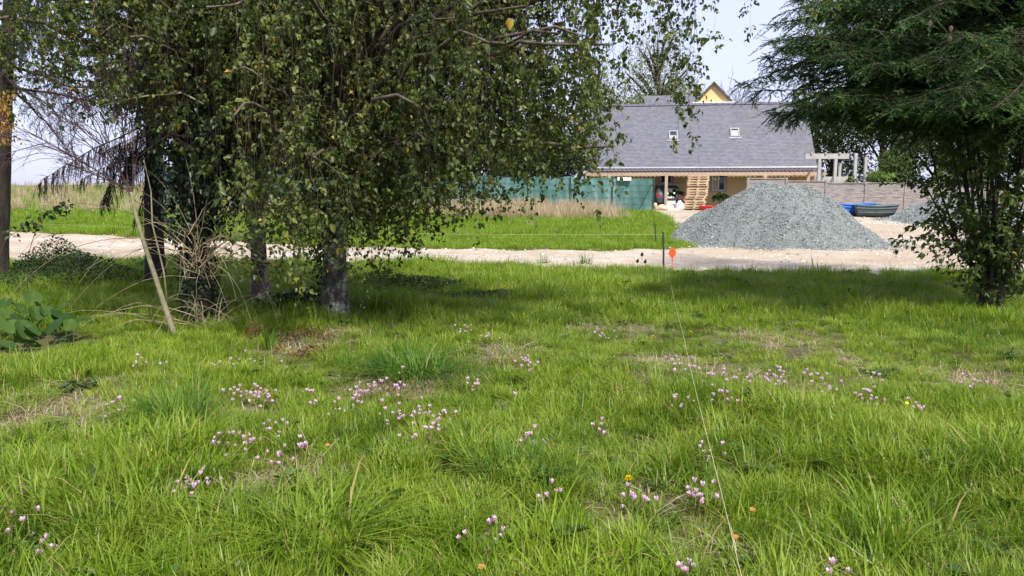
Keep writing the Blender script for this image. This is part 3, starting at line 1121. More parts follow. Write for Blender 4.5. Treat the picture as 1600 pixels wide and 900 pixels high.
# ------------------------------------------------------------------ gravel heaps
def heap(name, label, lobes, x0, x1, y0, y1, nst, step=.13, sz=.034):
    X, Y = np.meshgrid(np.arange(x0, x1, step), np.arange(y0, y1, step))

    def hz(X, Y):
        best = np.full(X.shape, -9.)
        for (ax_, ay_, az_, bx_, by_, bz_, sl) in lobes:
            dx, dy = bx_ - ax_, by_ - ay_
            L2 = dx * dx + dy * dy + 1e-9
            t = np.clip(((X - ax_) * dx + (Y - ay_) * dy) / L2, 0, 1)
            d = np.hypot(X - ax_ - t * dx, Y - ay_ - t * dy)
            d = d * (1 + .07 * np.sin(3 * np.arctan2(Y - ay_, X - ax_) + ax_))
            h = az_ + (bz_ - az_) * t - sl * (np.sqrt(d * d + .42) - .5)
            h = h + .05 * np.sin(X * 2.1 + Y * 1.3) + .03 * np.sin(X * 5 - Y * 3.1) + .06 * np.sin(1.3 * X - 2.2 * Y + 1.5 * np.sin(X))
            foot = .25 * np.exp(-np.maximum(h, 0) / .15)
            h = np.where(h < .25, h + .0, h)
            best = np.maximum(best, h)
        return best
    Z = hz(X, Y) + base_z(X, Y)
    low = base_z(X, Y) - .05
    Z = np.maximum(Z, low)
    ny_, nx_ = X.shape
    V = np.stack([X, Y, Z], -1).reshape(-1, 3)
    V[:, 2] += rng.normal(0, .012, len(V))
    ii = (np.arange(ny_ - 1)[:, None] * nx_ + np.arange(nx_ - 1)[None]).ravel()
    F = np.stack([ii, ii + 1, ii + nx_ + 1, ii + nx_], 1)
    up = (Z > low + 1e-4).ravel()
    F = F[up[F].any(1)]
    us_ = np.unique(F)
    rm = np.zeros(len(V), int)
    rm[us_] = np.arange(len(us_))
    th = thing(name, (float(np.mean([q[0] for q in lobes])), float(np.mean([q[1] for q in lobes])), float(base_z(lobes[0][0], lobes[0][1]))), label, 'gravel heap')
    mk('heap', V[us_], rm[F], M_stonefill, th, smooth=True)
    # loose stones on the surface, spilling over the foot
    x, y = rng.uniform(x0 - .4, x1 + .4, nst * 3), rng.uniform(y0 - .4, y1 + .4, nst * 3)
    h = hz(x, y)
    ok = (h > -.02) | ((h > -.6) & (rng.uniform(size=len(x)) < .6 * np.exp(h * 5)))
    x, y, h = x[ok][:nst], y[ok][:nst], h[ok][:nst]
    c = np.stack([x, y, np.maximum(h, 0.015) + base_z(x, y) + .006], 1)
    n_ = len(x)
    s = sz * np.exp(rng.normal(0, .35, n_))
    O = np.array([(1, 0, -.3), (-.6, .8, -.3), (-.6, -.8, -.3), (0, 0, 1.)])
    Fo = np.array([(0, 1, 3), (1, 2, 3), (2, 0, 3), (2, 1, 0)])
    A_ = rvec(n_)
    B_ = unit(np.cross(A_, rvec(n_)))
    C_ = np.cross(A_, B_)
    J = O[None] * rng.uniform(.65, 1.5, (n_, 4, 1))
    VV = c[:, None] + s[:, None, None] * (J[..., :1] * A_[:, None] + J[..., 1:2] * B_[:, None] + J[..., 2:] * .75 * C_[:, None])
    FF = (Fo[None] + (np.arange(n_) * 4)[:, None, None]).reshape(-1, 3)
    st = mk('loose_stones', VV.reshape(-1, 3), FF, M_stone, th, tint=np.repeat(np.clip(rng.normal(.46, .17, n_), 0, 1), 4))
    tag(st, kind='stuff')
    return hz


heap('gravel_heap', 'big heap of crushed blue-grey stone in the yard before the house',
     [(8.2, 24.3, 1.98, 9.25, 24.6, 1.74, .745), (9.0, 28.6, 1.66, 9.8, 28.8, 1.55, .76)], 4.6, 13.4, 20.8, 32.2, 46000, .13, .019)
heap('gravel_heap', 'smaller low heap of crushed grey stone by the board fence at right',
     [(18.6, 33.0, 1.2, 20.2, 33.4, 1.15, .60)], 15.8, 23.5, 30.0, 36.6, 11000, .16, .03)

# loose pebbles on the track
def pebbles(n_, s0):
    x, y = rng.uniform(-14, 24, n_ * 4), rng.uniform(13, 40, n_ * 4)
    ok = sdist(x, y) > -.1
    x, y = x[ok][:n_], y[ok][:n_]
    n2 = len(x)
    c = np.stack([x, y, base_z(x, y) + .016], 1)
    s = s0 * np.exp(rng.normal(0, .45, n2))
    O = np.array([(1, 0, 0), (-1, 0, 0), (0, 1, 0), (0, -1, 0), (0, 0, 1)], float)
    Fo = np.array([(0, 2, 4), (2, 1, 4), (1, 3, 4), (3, 0, 4)])
    a = rng.uniform(0, 6.28, n2)
    J = O[None] * rng.uniform(.6, 1.3, (n2, 5, 1)) * s[:, None, None]
    X_ = J[..., 0] * np.cos(a)[:, None] - J[..., 1] * np.sin(a)[:, None]
    Y_ = J[..., 0] * np.sin(a)[:, None] + J[..., 1] * np.cos(a)[:, None]
    V = c[:, None] + np.stack([X_, Y_, J[..., 2] * .7], -1)
    F = (Fo[None] + (np.arange(n2) * 5)[:, None, None]).reshape(-1, 3)
    o = mk('loose_pebbles', V.reshape(-1, 3), F, M_pebble, None, tint=np.repeat(rng.uniform(0, 1, n2), 5))
    tag(o, kind='stuff')


M_pebble = leaf_mat('track_pebbles', [(0, (.20, .16, .12)), (.5, (.42, .36, .29)), (1, (.60, .56, .50))], 0, .9, .2)
pebbles(9000, .022)

# ------------------------------------------------------------------ board fence and pergola
bf = thing('board_fence', (15.5, 37.6, .6), 'weathered grey-brown board fence of stepped panels behind the heaps', 'fence')
posts_px = [(1168, 37.0), (1228, 37.2), (1290, 37.5), (1352, 37.9), (1414, 38.4), (1476, 38.9), (1540, 39.4), (1606, 39.9), (1675, 40.4)]
tops = [278, 282, 285, 285, 288, 290, 291, 292]
FP = [at(u, 300, Y)[:2] for u, Y in posts_px]
for i in range(len(FP) - 1):
    a, b = FP[i], FP[i + 1]
    Ym = (posts_px[i][1] + posts_px[i + 1][1]) / 2
    zt = at(1300, tops[i], Ym)[2]
    d = np.array([*(b - a), 0])
    L = np.linalg.norm(d)
    ex = d / L
    ey = np.array([-ex[1], ex[0], 0])
    zb = float(min(ground_z(*a), ground_z(*b))) + .02
    nb = 9
    hb = (zt - .05 - zb) / nb
    for k in range(nb):
        jit = rng.normal(0, .006)
        MB().box((.062, -.012 + jit, zb + k * hb + .004), (L - .062, .014 + jit, zb + (k + 1) * hb - .006), (ex, ey, np.array([0, 0, 1.])), (a[0], a[1], 0)).build('board', M_oldwood, bf)
    MB().box((-.02, -.05, zt - .045), (L + .0, .05, zt), (ex, ey, np.array([0, 0, 1.])), (a[0], a[1], 0)).build('top_rail', M_oldwood, bf)
for i, a in enumerate(FP):
    zt = at(1300, tops[max(0, i - 1)] if i else tops[0], posts_px[i][1])[2] + .03
    MB().box((a[0] - .055, a[1] - .06, float(ground_z(*a)) - .2), (a[0] + .055, a[1] + .06, zt)).build('post', M_oldwood, bf)

pg = thing('pergola', (17, 43, .7), 'pale grey timber pergola frame standing at the right end of the house', 'pergola')
for px, Y in ((1278, 43.0), (1303, 43.0), (1334, 42.6), (1310, 45.8), (1350, 45.6)):
    q = at(px, 300, Y)
    top = at(px, 240 if Y < 44 else 246, Y)[2]
    MB().box((q[0] - .075, q[1] - .075, .3), (q[0] + .075, q[1] + .075, top - (.30 if px < 1330 else -.02))).build('post', M_offwhite, pg)
a, b = at(1258, 240, 43.0), at(1330, 239, 42.7)
MB().box((a[0], 42.93, a[2] - .29), (b[0], 43.07, a[2])).build('beam', M_offwhite, pg)
for px in (1268, 1290, 1312, 1330):
    q = at(px, 241, 42.9)
    MB().bar((q[0], 42.85, q[2] + .06), (q[0] + .9, 45.9, q[2] + .06), .09, .10).build('rafter', M_offwhite, pg)
lw = thing('low_panel', (*at(1300, 280, 44.6)[:2], .7), 'pale low screen panel behind the pergola posts', 'panel')
a, b = at(1278, 272, 44.6), at(1322, 272, 44.6)
for k in range(7):
    MB().box((a[0], 44.57, .7 + k * .255), (b[0], 44.63, .7 + k * .255 + .245)).build('board', M_offwhite, lw)
for x in (a[0] - .05, b[0] + .05):
    MB().box((x - .045, 44.55, .5), (x + .045, 44.65, .7 + 7 * .255 + .05)).build('post', M_offwhite, lw)

# ------------------------------------------------------------------ dinghies by the board fence
def dinghy(label, px, pyb, Y, L, wid, H, rz, mat, rim):
    q = at(px, pyb, Y)
    zg = float(base_z(q[0], q[1])) + .02
    th = thing('dinghy', (q[0], q[1], zg), label, 'dinghy', 'dinghies by the board fence')
    ca, sa = math.cos(rz), math.sin(rz)
    ns, npf = 13, 11
    V, F = [], []
    for shell in (0, 1):
        for i in range(ns):
            s = i / (ns - 1)
            half = wid / 2 * (.74 + .26 * math.sin(min(1, s * 1.25) * math.pi * .62 + .5)) - shell * .025
            rake0 = .10 if s < .5 else .26
            for j in range(npf):
                a = -1 + 2 * j / (npf - 1)
                prof = 1 - (1 - abs(a) ** 3.2)
                z = H * prof * (1 + .10 * (2 * s - 1) ** 2) + shell * .03 * (1 - prof)
                yy = half * (np.sign(a) * min(1, abs(a) * 1.25)) * (.80 + .20 * prof)
                flare = (z / H)
                xx = (s - .5) * L * (.82 + .18 * flare) + (shell * .02 if s < .5 else -shell * .02) * (abs(2 * s - 1) > .9)
                V.append((q[0] + xx * ca - yy * sa, q[1] + xx * sa + yy * ca, zg + z))
    n1 = ns * npf
    for i in range(ns - 1):
        for j in range(npf - 1):
            a = i * npf + j
            F.append((a, a + 1, a + npf + 1, a + npf))
            F.append((n1 + a, n1 + a + npf, n1 + a + npf + 1, n1 + a + 1))
    for end in (0, ns - 1):
        ring = [end * npf + j for j in range(npf)]
        F.append(ring if end else ring[::-1])
        r2 = [n1 + k for k in ring]
        F.append(r2[::-1] if end else r2)
    for i in range(ns - 1):
        for j in (0, npf - 1):
            a = i * npf + j
            F.append((a, a + npf, n1 + a + npf, n1 + a))
    MB().add(V, F).build('hull', mat, th)
    path = [V[i * npf] for i in range(ns)] + [V[i * npf + npf - 1] for i in range(ns - 1, -1, -1)] + [V[0]]
    MB().tube([np.array(p_) + (0, 0, .01) for p_ in path], .028, 6).build('rim', rim, th, True)
    # rubbing strakes along both sides, thwarts across
    for zf in (.72, .45):
        for j in ((1, npf - 2) if zf < .5 else (0, npf - 1)):
            pts = [np.array(V[i * npf + j]) * 1.0 - np.array([0, 0, H * (.22 if zf > .5 else .08)]) for i in range(ns)]
            MB().tube(pts, .016, 5).build('strake', rim, th)
    for s in (.3, .68):
        i = int(s * (ns - 1))
        a, b = np.array(V[n1 + i * npf + 1]), np.array(V[n1 + i * npf + npf - 2])
        MB().bar(a, b, .2, .03).build('thwart', rim, th)


dinghy('bright blue small dinghy lying against the board fence', 1331, 337, 35.6, 1.9, .95, .50, R(12), M_bluep, M_bluep)
dinghy('dark grey-green small dinghy beside the blue one', 1366, 338, 34.8, 1.75, .9, .48, R(-8), M_greenp, M_greenp)

# ------------------------------------------------------------------ things under the porch
# stack of pallets, seen edge-on
def pallet_mesh():
    mb = MB()
    for i in range(7):
        y0 = -.5 + i * (1.0 - .1) / 6
        mb.box((-.6, y0, .102), (.6, y0 + .1, .144))
    for x in (-.6, -.07, .46):
        mb.box((x + .001, -.49, .08), (x + .139, .49, .1015))
        for y in (-.5, -.07, .36):
            mb.box((x + .002, y + .012, .0385), (x + .138, y + .128, .0795))
    for y in (-.5, -.07, .36):
        mb.box((-.6, y, 0), (.6, y + .14, .038))
    return mb


pb = pallet_mesh()
by = {}
for f in pb.F:
    by.setdefault(len(f), []).append(f)
pal_me = mesh_from('pallet', np.array(pb.V), [np.array(f) for f in by.values()], M_pallet)
pq = at(1083, 326, 45.6)
zg = float(ground_z(pq[0], pq[1]))
NP = 14
ords = ['bottom', 'second', 'third', 'fourth', 'fifth', 'sixth', 'seventh', 'eighth', 'ninth', 'tenth', 'eleventh', 'twelfth', 'thirteenth', 'topmost']
for i in range(NP):
    o = bpy.data.objects.new('pallet', pal_me)
    COL.objects.link(o)
    o.location = (pq[0] + .012 * i + (.1 if i > 5 else 0) + rng.normal(0, .02), pq[1] + rng.normal(0, .03), zg + i * .1455)
    o.rotation_euler = (0, 0, HA + rng.normal(0, .02))
    lab = 'wooden pallet, %s in the leaning stack under the porch' % (ords[i] if i in (0, NP - 1) else ords[i] + ' from the bottom')
    tag(o, lab, 'pallet', 'pallets stacked before the house')

# parked car (seen from the rear, half hidden by the fence)
def car():
    q = at(1046, 321, 48.0)
    zg = float(ground_z(q[0], q[1])) + .01
    th = thing('parked_car', (q[0], q[1], zg), 'dark grey car parked under the porch behind the fence end', 'car')
    sec = [  # y from rear, half width low, half width high, z low, z belt, z roof, half width roof
        (0.00, .78, .80, .32, .78, .80, .70), (.10, .83, .85, .26, .90, .98, .74), (.28, .85, .86, .22, .92, 1.22, .66), (.62, .86, .87, .22, .92, 1.42, .60),
        (1.4, .87, .88, .22, .92, 1.47, .60), (2.1, .87, .88, .22, .91, 1.44, .60), (2.7, .87, .88, .22, .90, 1.22, .62), (3.15, .86, .87, .22, .88, .95, .70), (3.7, .83, .84, .24, .78, .80, .68), (4.0, .74, .74, .34, .62, .64, .62)]
    V, F = [], []
    for (y, wl_, wh_, zl, zb_, zr_, wr_) in sec:
        ring = [(-wl_ * .9, zl), (-wl_, zl + .12), (-wh_, (zl + zb_) / 2 + .05), (-wh_ * .98, zb_), (-wr_, zr_ - .05), (-wr_ * .8, zr_), (wr_ * .8, zr_), (wr_, zr_ - .05), (wh_ * .98, zb_), (wh_, (zl + zb_) / 2 + .05), (wl_, zl + .12), (wl_ * .9, zl)]
        V += [(q[0] + x, q[1] + y, zg + z) for x, z in ring]
    k = 12
    for i in range(len(sec) - 1):
        for j in range(k):
            a, b = i * k + j, i * k + (j + 1) % k
            F.append((a, b, b + k, a + k))
    F.append(list(range(k))[::-1])
    F.append([(len(sec) - 1) * k + j for j in range(k)])
    MB().add(V, F).build('body', M_carpaint, th, True)

    def P(x, y, z):
        return (q[0] + x, q[1] + y, zg + z)
    MB().add([P(-.60, .165, 1.0), P(.60, .165, 1.0), P(.54, .46, 1.33), P(-.54, .46, 1.33)], [(0, 1, 2, 3)]).build('rear_window', M_glass, th)
    for s in (-1, 1):
        MB().add([P(s * .872, .75, .95), P(s * .875, 2.6, .95), P(s * .655, 2.3, 1.36), P(s * .635, .95, 1.38)], [(0, 1, 2, 3) if s > 0 else (3, 2, 1, 0)]).build('side_window', M_glass, th)
        MB().box(P(s * .74 - .09, -.02, .68), P(s * .74 + .09, .14, .92)).build('tail_lamp', M_lamp, th)
        for yy in (.75, 3.15):
            mb = MB()
            pts = [P(s * (.72), yy, .31), P(s * .86, yy, .31)]
            mb.tube(pts, .31, 20)
            w = mb.build('wheel', M_tyre, th)
            MB().tube([P(s * .85, yy, .31), P(s * .875, yy, .31)], .19, 14).build('rim', M_silver, w)
    MB().box(P(-.75, -.05, .36), P(.75, .06, .56)).build('bumper', M_carpaint, th)
    MB().box(P(-.26, -.06, .62), P(.26, .012, .73)).build('number_plate', M_white, th)
    MB().box(P(-.58, .50, 1.42), P(.58, .66, 1.455)).build('roof_spoiler', M_silver, th)


car()

# concrete blocks in a little pile
def block_mesh():
    mb = MB()
    mb.box((-.25, -.1, 0), (.25, -.065, .2)).box((-.25, .065, 0), (.25, .1, .2))
    for x in (-.25, -.10, .065, .215):
        mb.box((x, -.065, 0), (x + .035, .065, .2))
    mb.box((-.2145, -.0645, .165), (.2145, .0645, .19))
    return mesh_from('concrete_block', np.array(mb.V), np.array(mb.F), M_concrete)


bm_ = block_mesh()
bq = at(1047, 329, 44.6)
zg = float(ground_z(bq[0], bq[1]))
for k, (dx, dz, r, desc) in enumerate(((-.2, 0, .1, 'lower left block of the small pile by the pallets'), (.26, 0, -.12, 'lower right block of the small pile by the pallets'), (-.05, .2, .25, 'middle block of the small pile by the pallets'), (.05, .4, -.1, 'top block of the small pile by the pallets'))):
    o = bpy.data.objects.new('concrete_block', bm_)
    COL.objects.link(o)
    o.location = (bq[0] + dx, bq[1] + .02 * k, zg + dz)
    o.rotation_euler = (0, 0, r)
    tag(o, 'pale hollow concrete block, ' + desc, 'concrete block', 'concrete blocks in a pile')


def lump_bag(name, label, cat, q, sx, sy, sz, mat):
    """a slumped full sack: squashed rounded body with a gathered neck"""
    nu_, nv_ = 20, 12
    V, F = [], []
    for i in range(nv_ + 1):
        t = i / nv_
        prof = (math.sin(min(1, t * 1.15) * math.pi * .88 + .18) ** .6) if t < .86 else .26 + .3 * (t - .86)
        prof = max(prof, .2)
        for j in range(nu_):
            a = 2 * math.pi * j / nu_
            k = 1 + .08 * math.sin(3 * a + i) + .05 * math.sin(7 * a - 2 * i)
            V.append((q[0] + sx * prof * k * math.cos(a), q[1] + sy * prof * k * math.sin(a), q[2] + sz * t))
    for i in range(nv_):
        for j in range(nu_):
            a, b = i * nu_ + j, i * nu_ + (j + 1) % nu_
            F.append((a, b, b + nu_, a + nu_))
    F.append(list(range(nu_))[::-1])
    F.append([nv_ * nu_ + j for j in range(nu_)])
    o = MB().add(V, F).build(name, mat, None, True)
    tag(o, label, cat)


q = at(1062, 326, 44.9)
lump_bag('rubble_sack', 'white rubble sack between the concrete blocks and the pallets', 'sack', (q[0], q[1], float(ground_z(q[0], q[1]))), .26, .22, .62, M_white)
q = at(1034, 326, 44.0)
lump_bag('paper_sack', 'tan paper sack slumped beside the netting fence end', 'sack', (q[0], q[1], float(ground_z(q[0], q[1]))), .36, .25, .42, M_tanbag)

# red basin
q = at(1105, 324, 44.4)
zg = float(ground_z(q[0], q[1])) + .12
V, F = [], []
prof = [(.30, 0), (.36, .06), (.44, .30), (.47, .31), (.47, .335), (.43, .33), (.34, .07), (.05, .05)]
for r, z in prof:
    for j in range(24):
        a = 2 * math.pi * j / 24
        V.append((q[0] + r * math.cos(a) * 1.1, q[1] + r * math.sin(a), zg - .12 + z))
for i in range(len(prof) - 1):
    for j in range(24):
        a, b = i * 24 + j, i * 24 + (j + 1) % 24
        F.append((a, b, b + 24, a + 24))
F.append(list(range(24))[::-1])
F.append([(len(prof) - 1) * 24 + j for j in range(24)])
tag(MB().add(V, F).build('basin', M_redp, None, True), 'red plastic basin behind the left flank of the big heap', 'basin')


def potted(label, px, py, Y, h, pot_h, nl, leafL, mat):
    q = at(px, py, Y)
    zg = float(ground_z(q[0], q[1]))
    th = thing('potted_plant', (q[0], q[1], zg), label, 'potted plant')
    V, F = [], []
    prof = [(.14, 0), (.20, pot_h * .9), (.225, pot_h * .9), (.225, pot_h), (.17, pot_h), (.16, pot_h * .85), (.02, pot_h * .85)]
    for r, z in prof:
        for j in range(18):
            a = 2 * math.pi * j / 18
            V.append((q[0] + r * math.cos(a), q[1] + r * math.sin(a), zg + z))
    for i in range(len(prof) - 1):
        for j in range(18):
            a, b = i * 18 + j, i * 18 + (j + 1) % 18
            F.append((a, b, b + 18, a + 18))
    F.append(list(range(18))[::-1])
    MB().add(V, F).build('pot', M_white, th, True)
    heads = [(0, 0, h), (-.22, .05, h * .86), (.24, -.04, h * .9)]
    for hx, hy, hz_ in heads:
        MB().tube([(q[0], q[1], zg + pot_h * .8), (q[0] + hx * .6, q[1] + hy, zg + (pot_h + hz_) / 2), (q[0] + hx, q[1] + hy, zg + hz_)], [.03, .025, .02], 6).build('stem', M_twig, th)
    P, D = [], []
    for hx, hy, hz_ in heads:
        for _ in range(nl):
            P.append((q[0] + hx, q[1] + hy, zg + hz_ - rng.uniform(0, .1)))
            a = rng.uniform(0, 6.28)
            D.append((math.cos(a), math.sin(a), rng.uniform(-.5, .7)))
    P, D = np.array(P), np.array(D)
    o = foliage('leaf_tuft', mat, th, P, D, np.tile([0, 0, 1.], (len(P), 1)) + rng.normal(0, .2, P.shape), rng.uniform(.6, 1, len(P)) * leafL, rng.uniform(0, 1, len(P)), wr=.32, curl=.3)
    tag(o, kind='stuff')


potted('bushy potted plant in a white pot before the ochre wall', 1127, 312, 45.2, 1.0, .42, 30, .42, M_weed)
potted('small potted plant on the left of the pallet stack', 1055, 322, 46.3, 1.15, .4, 22, .36, M_weed)

# ------------------------------------------------------------------ stakes, marker, strings
ps = gp(1037, 420, .0)
zg = float(ground_z(ps[0], ps[1]))
top = at(1036, 363, ps[1])
o = MB().tube([(ps[0], ps[1], zg - .15), (ps[0] - .01, ps[1], (zg + top[2]) / 2), (top[0], ps[1], top[2]), (top[0], ps[1], top[2] + .012)], [.02, .02, .02, .012], 8).build('stake', M_iron)
tag(o, 'thin black metal stake beside the orange disc marker', 'stake')
st_top = (top[0], ps[1], top[2] - .04)

mq = gp(1050, 421, .0)
zg = float(ground_z(mq[0], mq[1]))
dt = at(1050, 395, mq[1])
th = thing('disc_marker', (mq[0], mq[1], zg), 'orange-red round disc marker on a thin rod beside the black stake', 'marker')
MB().tube([(mq[0], mq[1], zg - .15), (mq[0], mq[1], dt[2] - .06)], .009, 8).build('rod', M_orange, th)
V, F = [], []
for s, off in ((0, -.012), (1, .012)):
    for j in range(28):
        a = 2 * math.pi * j / 28
        V.append((mq[0] + (.078) * math.cos(a), mq[1] + off + .02 * math.cos(a), dt[2] + .098 * math.sin(a)))
F.append(list(range(28)))
F.append([28 + j for j in range(28)][::-1])
for j in range(28):
    F.append((j, j + 28, (j + 1) % 28 + 28, (j + 1) % 28))
MB().add(V, F).build('disc', M_orange, th)
MB().tube([(mq[0], mq[1] - .02, dt[2] - .13), (mq[0], mq[1] - .02, dt[2] - .05)], .016, 8).build('clamp', M_orange, th)

s2 = at(1026, 381, 23.0)
zg = float(ground_z(s2[0], s2[1]))
t2 = at(1023, 347, 23.0)
tag(MB().tube([(s2[0], s2[1], zg - .1), (t2[0], s2[1], t2[2]), (t2[0], s2[1], t2[2] + .015)], [.018, .018, .01], 8).build('stake', M_iron), 'slightly tilted dark stake in the grass across the track', 'stake')
s3 = at(1025, 338, 38.8)
zg = float(ground_z(s3[0], s3[1]))
tag(MB().tube([(s3[0], s3[1], zg - .1), (s3[0] - .03, s3[1], zg + .28), (s3[0] - .04, s3[1], zg + .34), (s3[0] - .05, s3[1], zg + .46), (s3[0] - .05, s3[1], zg + .56), (s3[0] - .05, s3[1], zg + .6)], [.045, .045, .08, .1, .08, .03], 10).build('wooden_peg', M_woodstake, None, True), 'pale wooden peg with a knobbed head at the netting fence end', 'peg')

# far left stake that carries the other end of the boundary string
s4 = at(-95, 343, 15.2)
zg = float(ground_z(s4[0], s4[1]))
tag(MB().tube([(s4[0], s4[1], zg - .1), (s4[0], s4[1], s4[2] + .05), (s4[0], s4[1], s4[2] + .06)], [.02, .02, .01], 8).build('stake', M_iron), 'black stake at the far left end of the boundary string', 'stake')
P0, P1 = np.array(st_top), np.array(s4)
t = np.linspace(0, 1, 40)[:, None]
path = P0 * (1 - t) + P1 * t
path[:, 2] -= .10 * (4 * t * (1 - t))[:, 0]
path[:, 1] -= .02
tag(MB().tube(path, .0022, 4).build('boundary_string', M_string), 'thin pale string stretched along the track from the black stake', 'string')
E = gp(1157, 899, .30)
P0 = np.array([ps[0], ps[1] - .022, .24])
E2 = E + (E - P0) * .09
path = P0 * (1 - t) + E2 * t
path[:, 2] += .012 * np.sin(t[:, 0] * 23)
tag(MB().tube(path, .0012, 5).build('guide_string', M_string), 'thin twine running over the lawn from the black stake to the camera', 'string')

# ------------------------------------------------------------------ weeping birches
HEM = np.array([(-7, 3.0), (-5.2, 2.85), (-4.4, 2.6), (-3.7, 2.15), (-3.25, 1.75), (-2.95, 1.1), (-2.35, .82), (-1.75, .72), (-1.2, 1.25), (-.7, 1.62), (0, 1.74), (.4, 1.7), (.72, 1.8), (1.0, 1.95),
                (1.22, 2.35), (1.4, 3.0), (1.62, 3.0), (1.8, 2.1), (1.98, 1.75), (2.1, 2.7), (2.5, 3.2), (4, 3.6)])


def birch(name, label, base, top, r0, clusters, per, shoot=.055, leafS=.045, hem=True):
    base = np.array([base[0], base[1], float(ground_z(base[0], base[1])) - .05])
    th = thing(name, tuple(base), label, 'tree')
    tp = trunk_path(base, top, 16, .10)
    trunk_mesh('trunk', tp, r0, .03, M_birchbark, th, flare=1.45, lump=.10)
    C = np.array(clusters)
    n_ = len(C)
    zt = np.clip(C[:, 2] - .25 - .25 * np.hypot(C[:, 0] - base[0], C[:, 1] - base[1]) * rng.uniform(.5, 1.2, n_), 1.5, tp[-1, 2] - .3)
    P0 = np.stack([np.interp(zt, tp[:, 2], tp[:, i]) for i in range(3)], 1)
    P1 = P0 * .45 + C * .55
    P1[:, 2] = np.maximum(P0[:, 2], C[:, 2]) + rng.uniform(.1, .5, n_)
    BR = bez(P0, P1, C, 10)
    BR[:, 1:-1] += rng.normal(0, .05, (n_, 8, 3))
    rad = np.linspace(1, .22, 10)[None] * (.014 + .011 * np.linalg.norm(C - P0, axis=1))[:, None]
    V1 = tubes(BR, rad, 7)
    mk('limbs', *V1, M_birchtwig, th, smooth=True)
    # hanging strands
    rep = np.repeat(np.arange(n_), per)
    m_ = len(rep)
    ts = rng.uniform(.38, 1.0, m_)
    S0, _ = sample_path(BR[rep], ts[:, None])
    S0 = S0[:, 0]
    az = rng.uniform(0, 2 * np.pi, m_)
    out_ = rng.uniform(.08, .75, m_)
    D0 = np.stack([np.cos(az), np.sin(az), np.zeros(m_)], 1)
    if hem:
        hz_ = np.interp(S0[:, 0] + D0[:, 0] * out_, HEM[:, 0], HEM[:, 1]) + np.where(rng.uniform(size=m_) < .2, rng.uniform(-.42, .1, m_), rng.exponential(.5, m_))
        Ln = np.clip(S0[:, 2] - hz_, .25, 3.2)
    else:
        Ln = rng.uniform(.6, 1.5, m_)
    kk = 10
    s = np.linspace(0, 1, kk)[None, :, None]
    SP = S0[:, None] + D0[:, None] * (out_[:, None, None] * (1 - np.exp(-3.5 * s))) - np.array([0, 0, 1.]) * (Ln[:, None, None] * (s ** 1.25)) + np.array([0, 0, .12]) * (np.sin(s * 3.14) * np.exp(-3 * s))
    SP += np.cumsum(rng.normal(0, .03, SP.shape), 1)
    SV = tubes(SP, np.linspace(.0026, .0009, kk)[None] * rng.uniform(.8, 1.5, m_)[:, None], 3)
    tag(mk('twigs', *SV, M_birchshoot, th), kind='stuff')
    # side shoots: short, drooping, carrying the leaves in loose bunches
    cnt = np.maximum(3, (Ln / shoot * rng.uniform(.5, 1.2, m_)).astype(int))
    sid = np.repeat(np.arange(m_), cnt)
    Q, T = sample_path(SP[sid], (rng.uniform(.03, 1, len(sid)) ** .9)[:, None])
    Q, T = Q[:, 0], T[:, 0]
    # the curtain thins towards its hem and on the shaded trunk side
    kp = np.where(Q[:, 0] < -3.0, .32, np.where(Q[:, 0] < -1.75, .8, .78))
    kp = (kp + (1 - kp) * ss(1.7, 3.1, Q[:, 2])) * np.where(Q[:, 2] > 4.7, .26, 1)
    gap = np.exp(-(((Q[:, 0] + 2.45) / .38) ** 2 + ((Q[:, 2] - 2.62) / .3) ** 2)) + np.exp(-(((Q[:, 0] + 1.75) / .16) ** 2 + ((Q[:, 2] - 2.62) / .26) ** 2))
    kp = kp * (1 - .9 * np.clip(gap, 0, 1)) * np.clip(.74 + .5 * hnoise(Q[:, 0] + .3 * Q[:, 1], Q[:, 2], 4.2), .12, 1)
    sel = rng.uniform(size=len(Q)) < kp
    Q, T, sid = Q[sel], T[sel], sid[sel]
    q_ = len(Q)
    od = unit(np.cross(T, rvec(q_)) + rng.normal(0, .3, (q_, 3)))
    Lq = rng.uniform(.05, .26, q_) * rng.uniform(.5, 1.1, q_)
    s3 = np.linspace(0, 1, 4)[None, :, None]
    SH = Q[:, None] + od[:, None] * (Lq[:, None, None] * s3) - np.array([0, 0, 1.]) * (Lq[:, None, None] * .7 * s3 ** 2)
    tag(mk('shoots', *tubes(SH[:, [0, 3]], np.full((q_, 2), .0010), 3), M_birchshoot, th), kind='stuff')
    c3 = np.maximum(2, (Lq / .030 + rng.uniform(0, 2, q_)).astype(int))
    hid = np.repeat(np.arange(q_), c3)
    n2 = len(hid)
    P, T = sample_path(SH[hid], rng.uniform(.15, 1, n2)[:, None])
    P, T = P[:, 0], T[:, 0]
    offd = unit(np.cross(T, rvec(n2)) + rng.normal(0, .35, (n2, 3)))
    P = P + offd * rng.uniform(.004, .02, n2)[:, None]
    D = unit(np.array([0, 0, -.6]) + offd * rng.uniform(.2, 1.0, n2)[:, None] + rng.normal(0, .38, (n2, 3)))
    N = unit(offd + np.array([0, 0, .55]) + rng.normal(0, .55, (n2, 3)))
    S = leafS * np.exp(rng.normal(0, .30, n2)) * np.where(P[:, 2] > 4.7, 1.8, 1)
    tone = np.clip(.44 + .27 * rng.normal(size=m_)[sid] + .18 * rng.normal(size=q_), .03, .93)[hid]
    tint = np.clip(tone + rng.normal(0, .12, n2), 0, .955)
    tint = np.where(rng.uniform(size=n2) < .011, rng.uniform(.965, 1, n2), tint)
    lv = foliage('leaves', M_birchleaf, th, P, D, N, S, tint, wr=.80)
    tag(lv, kind='stuff')
    return th, tp, n2


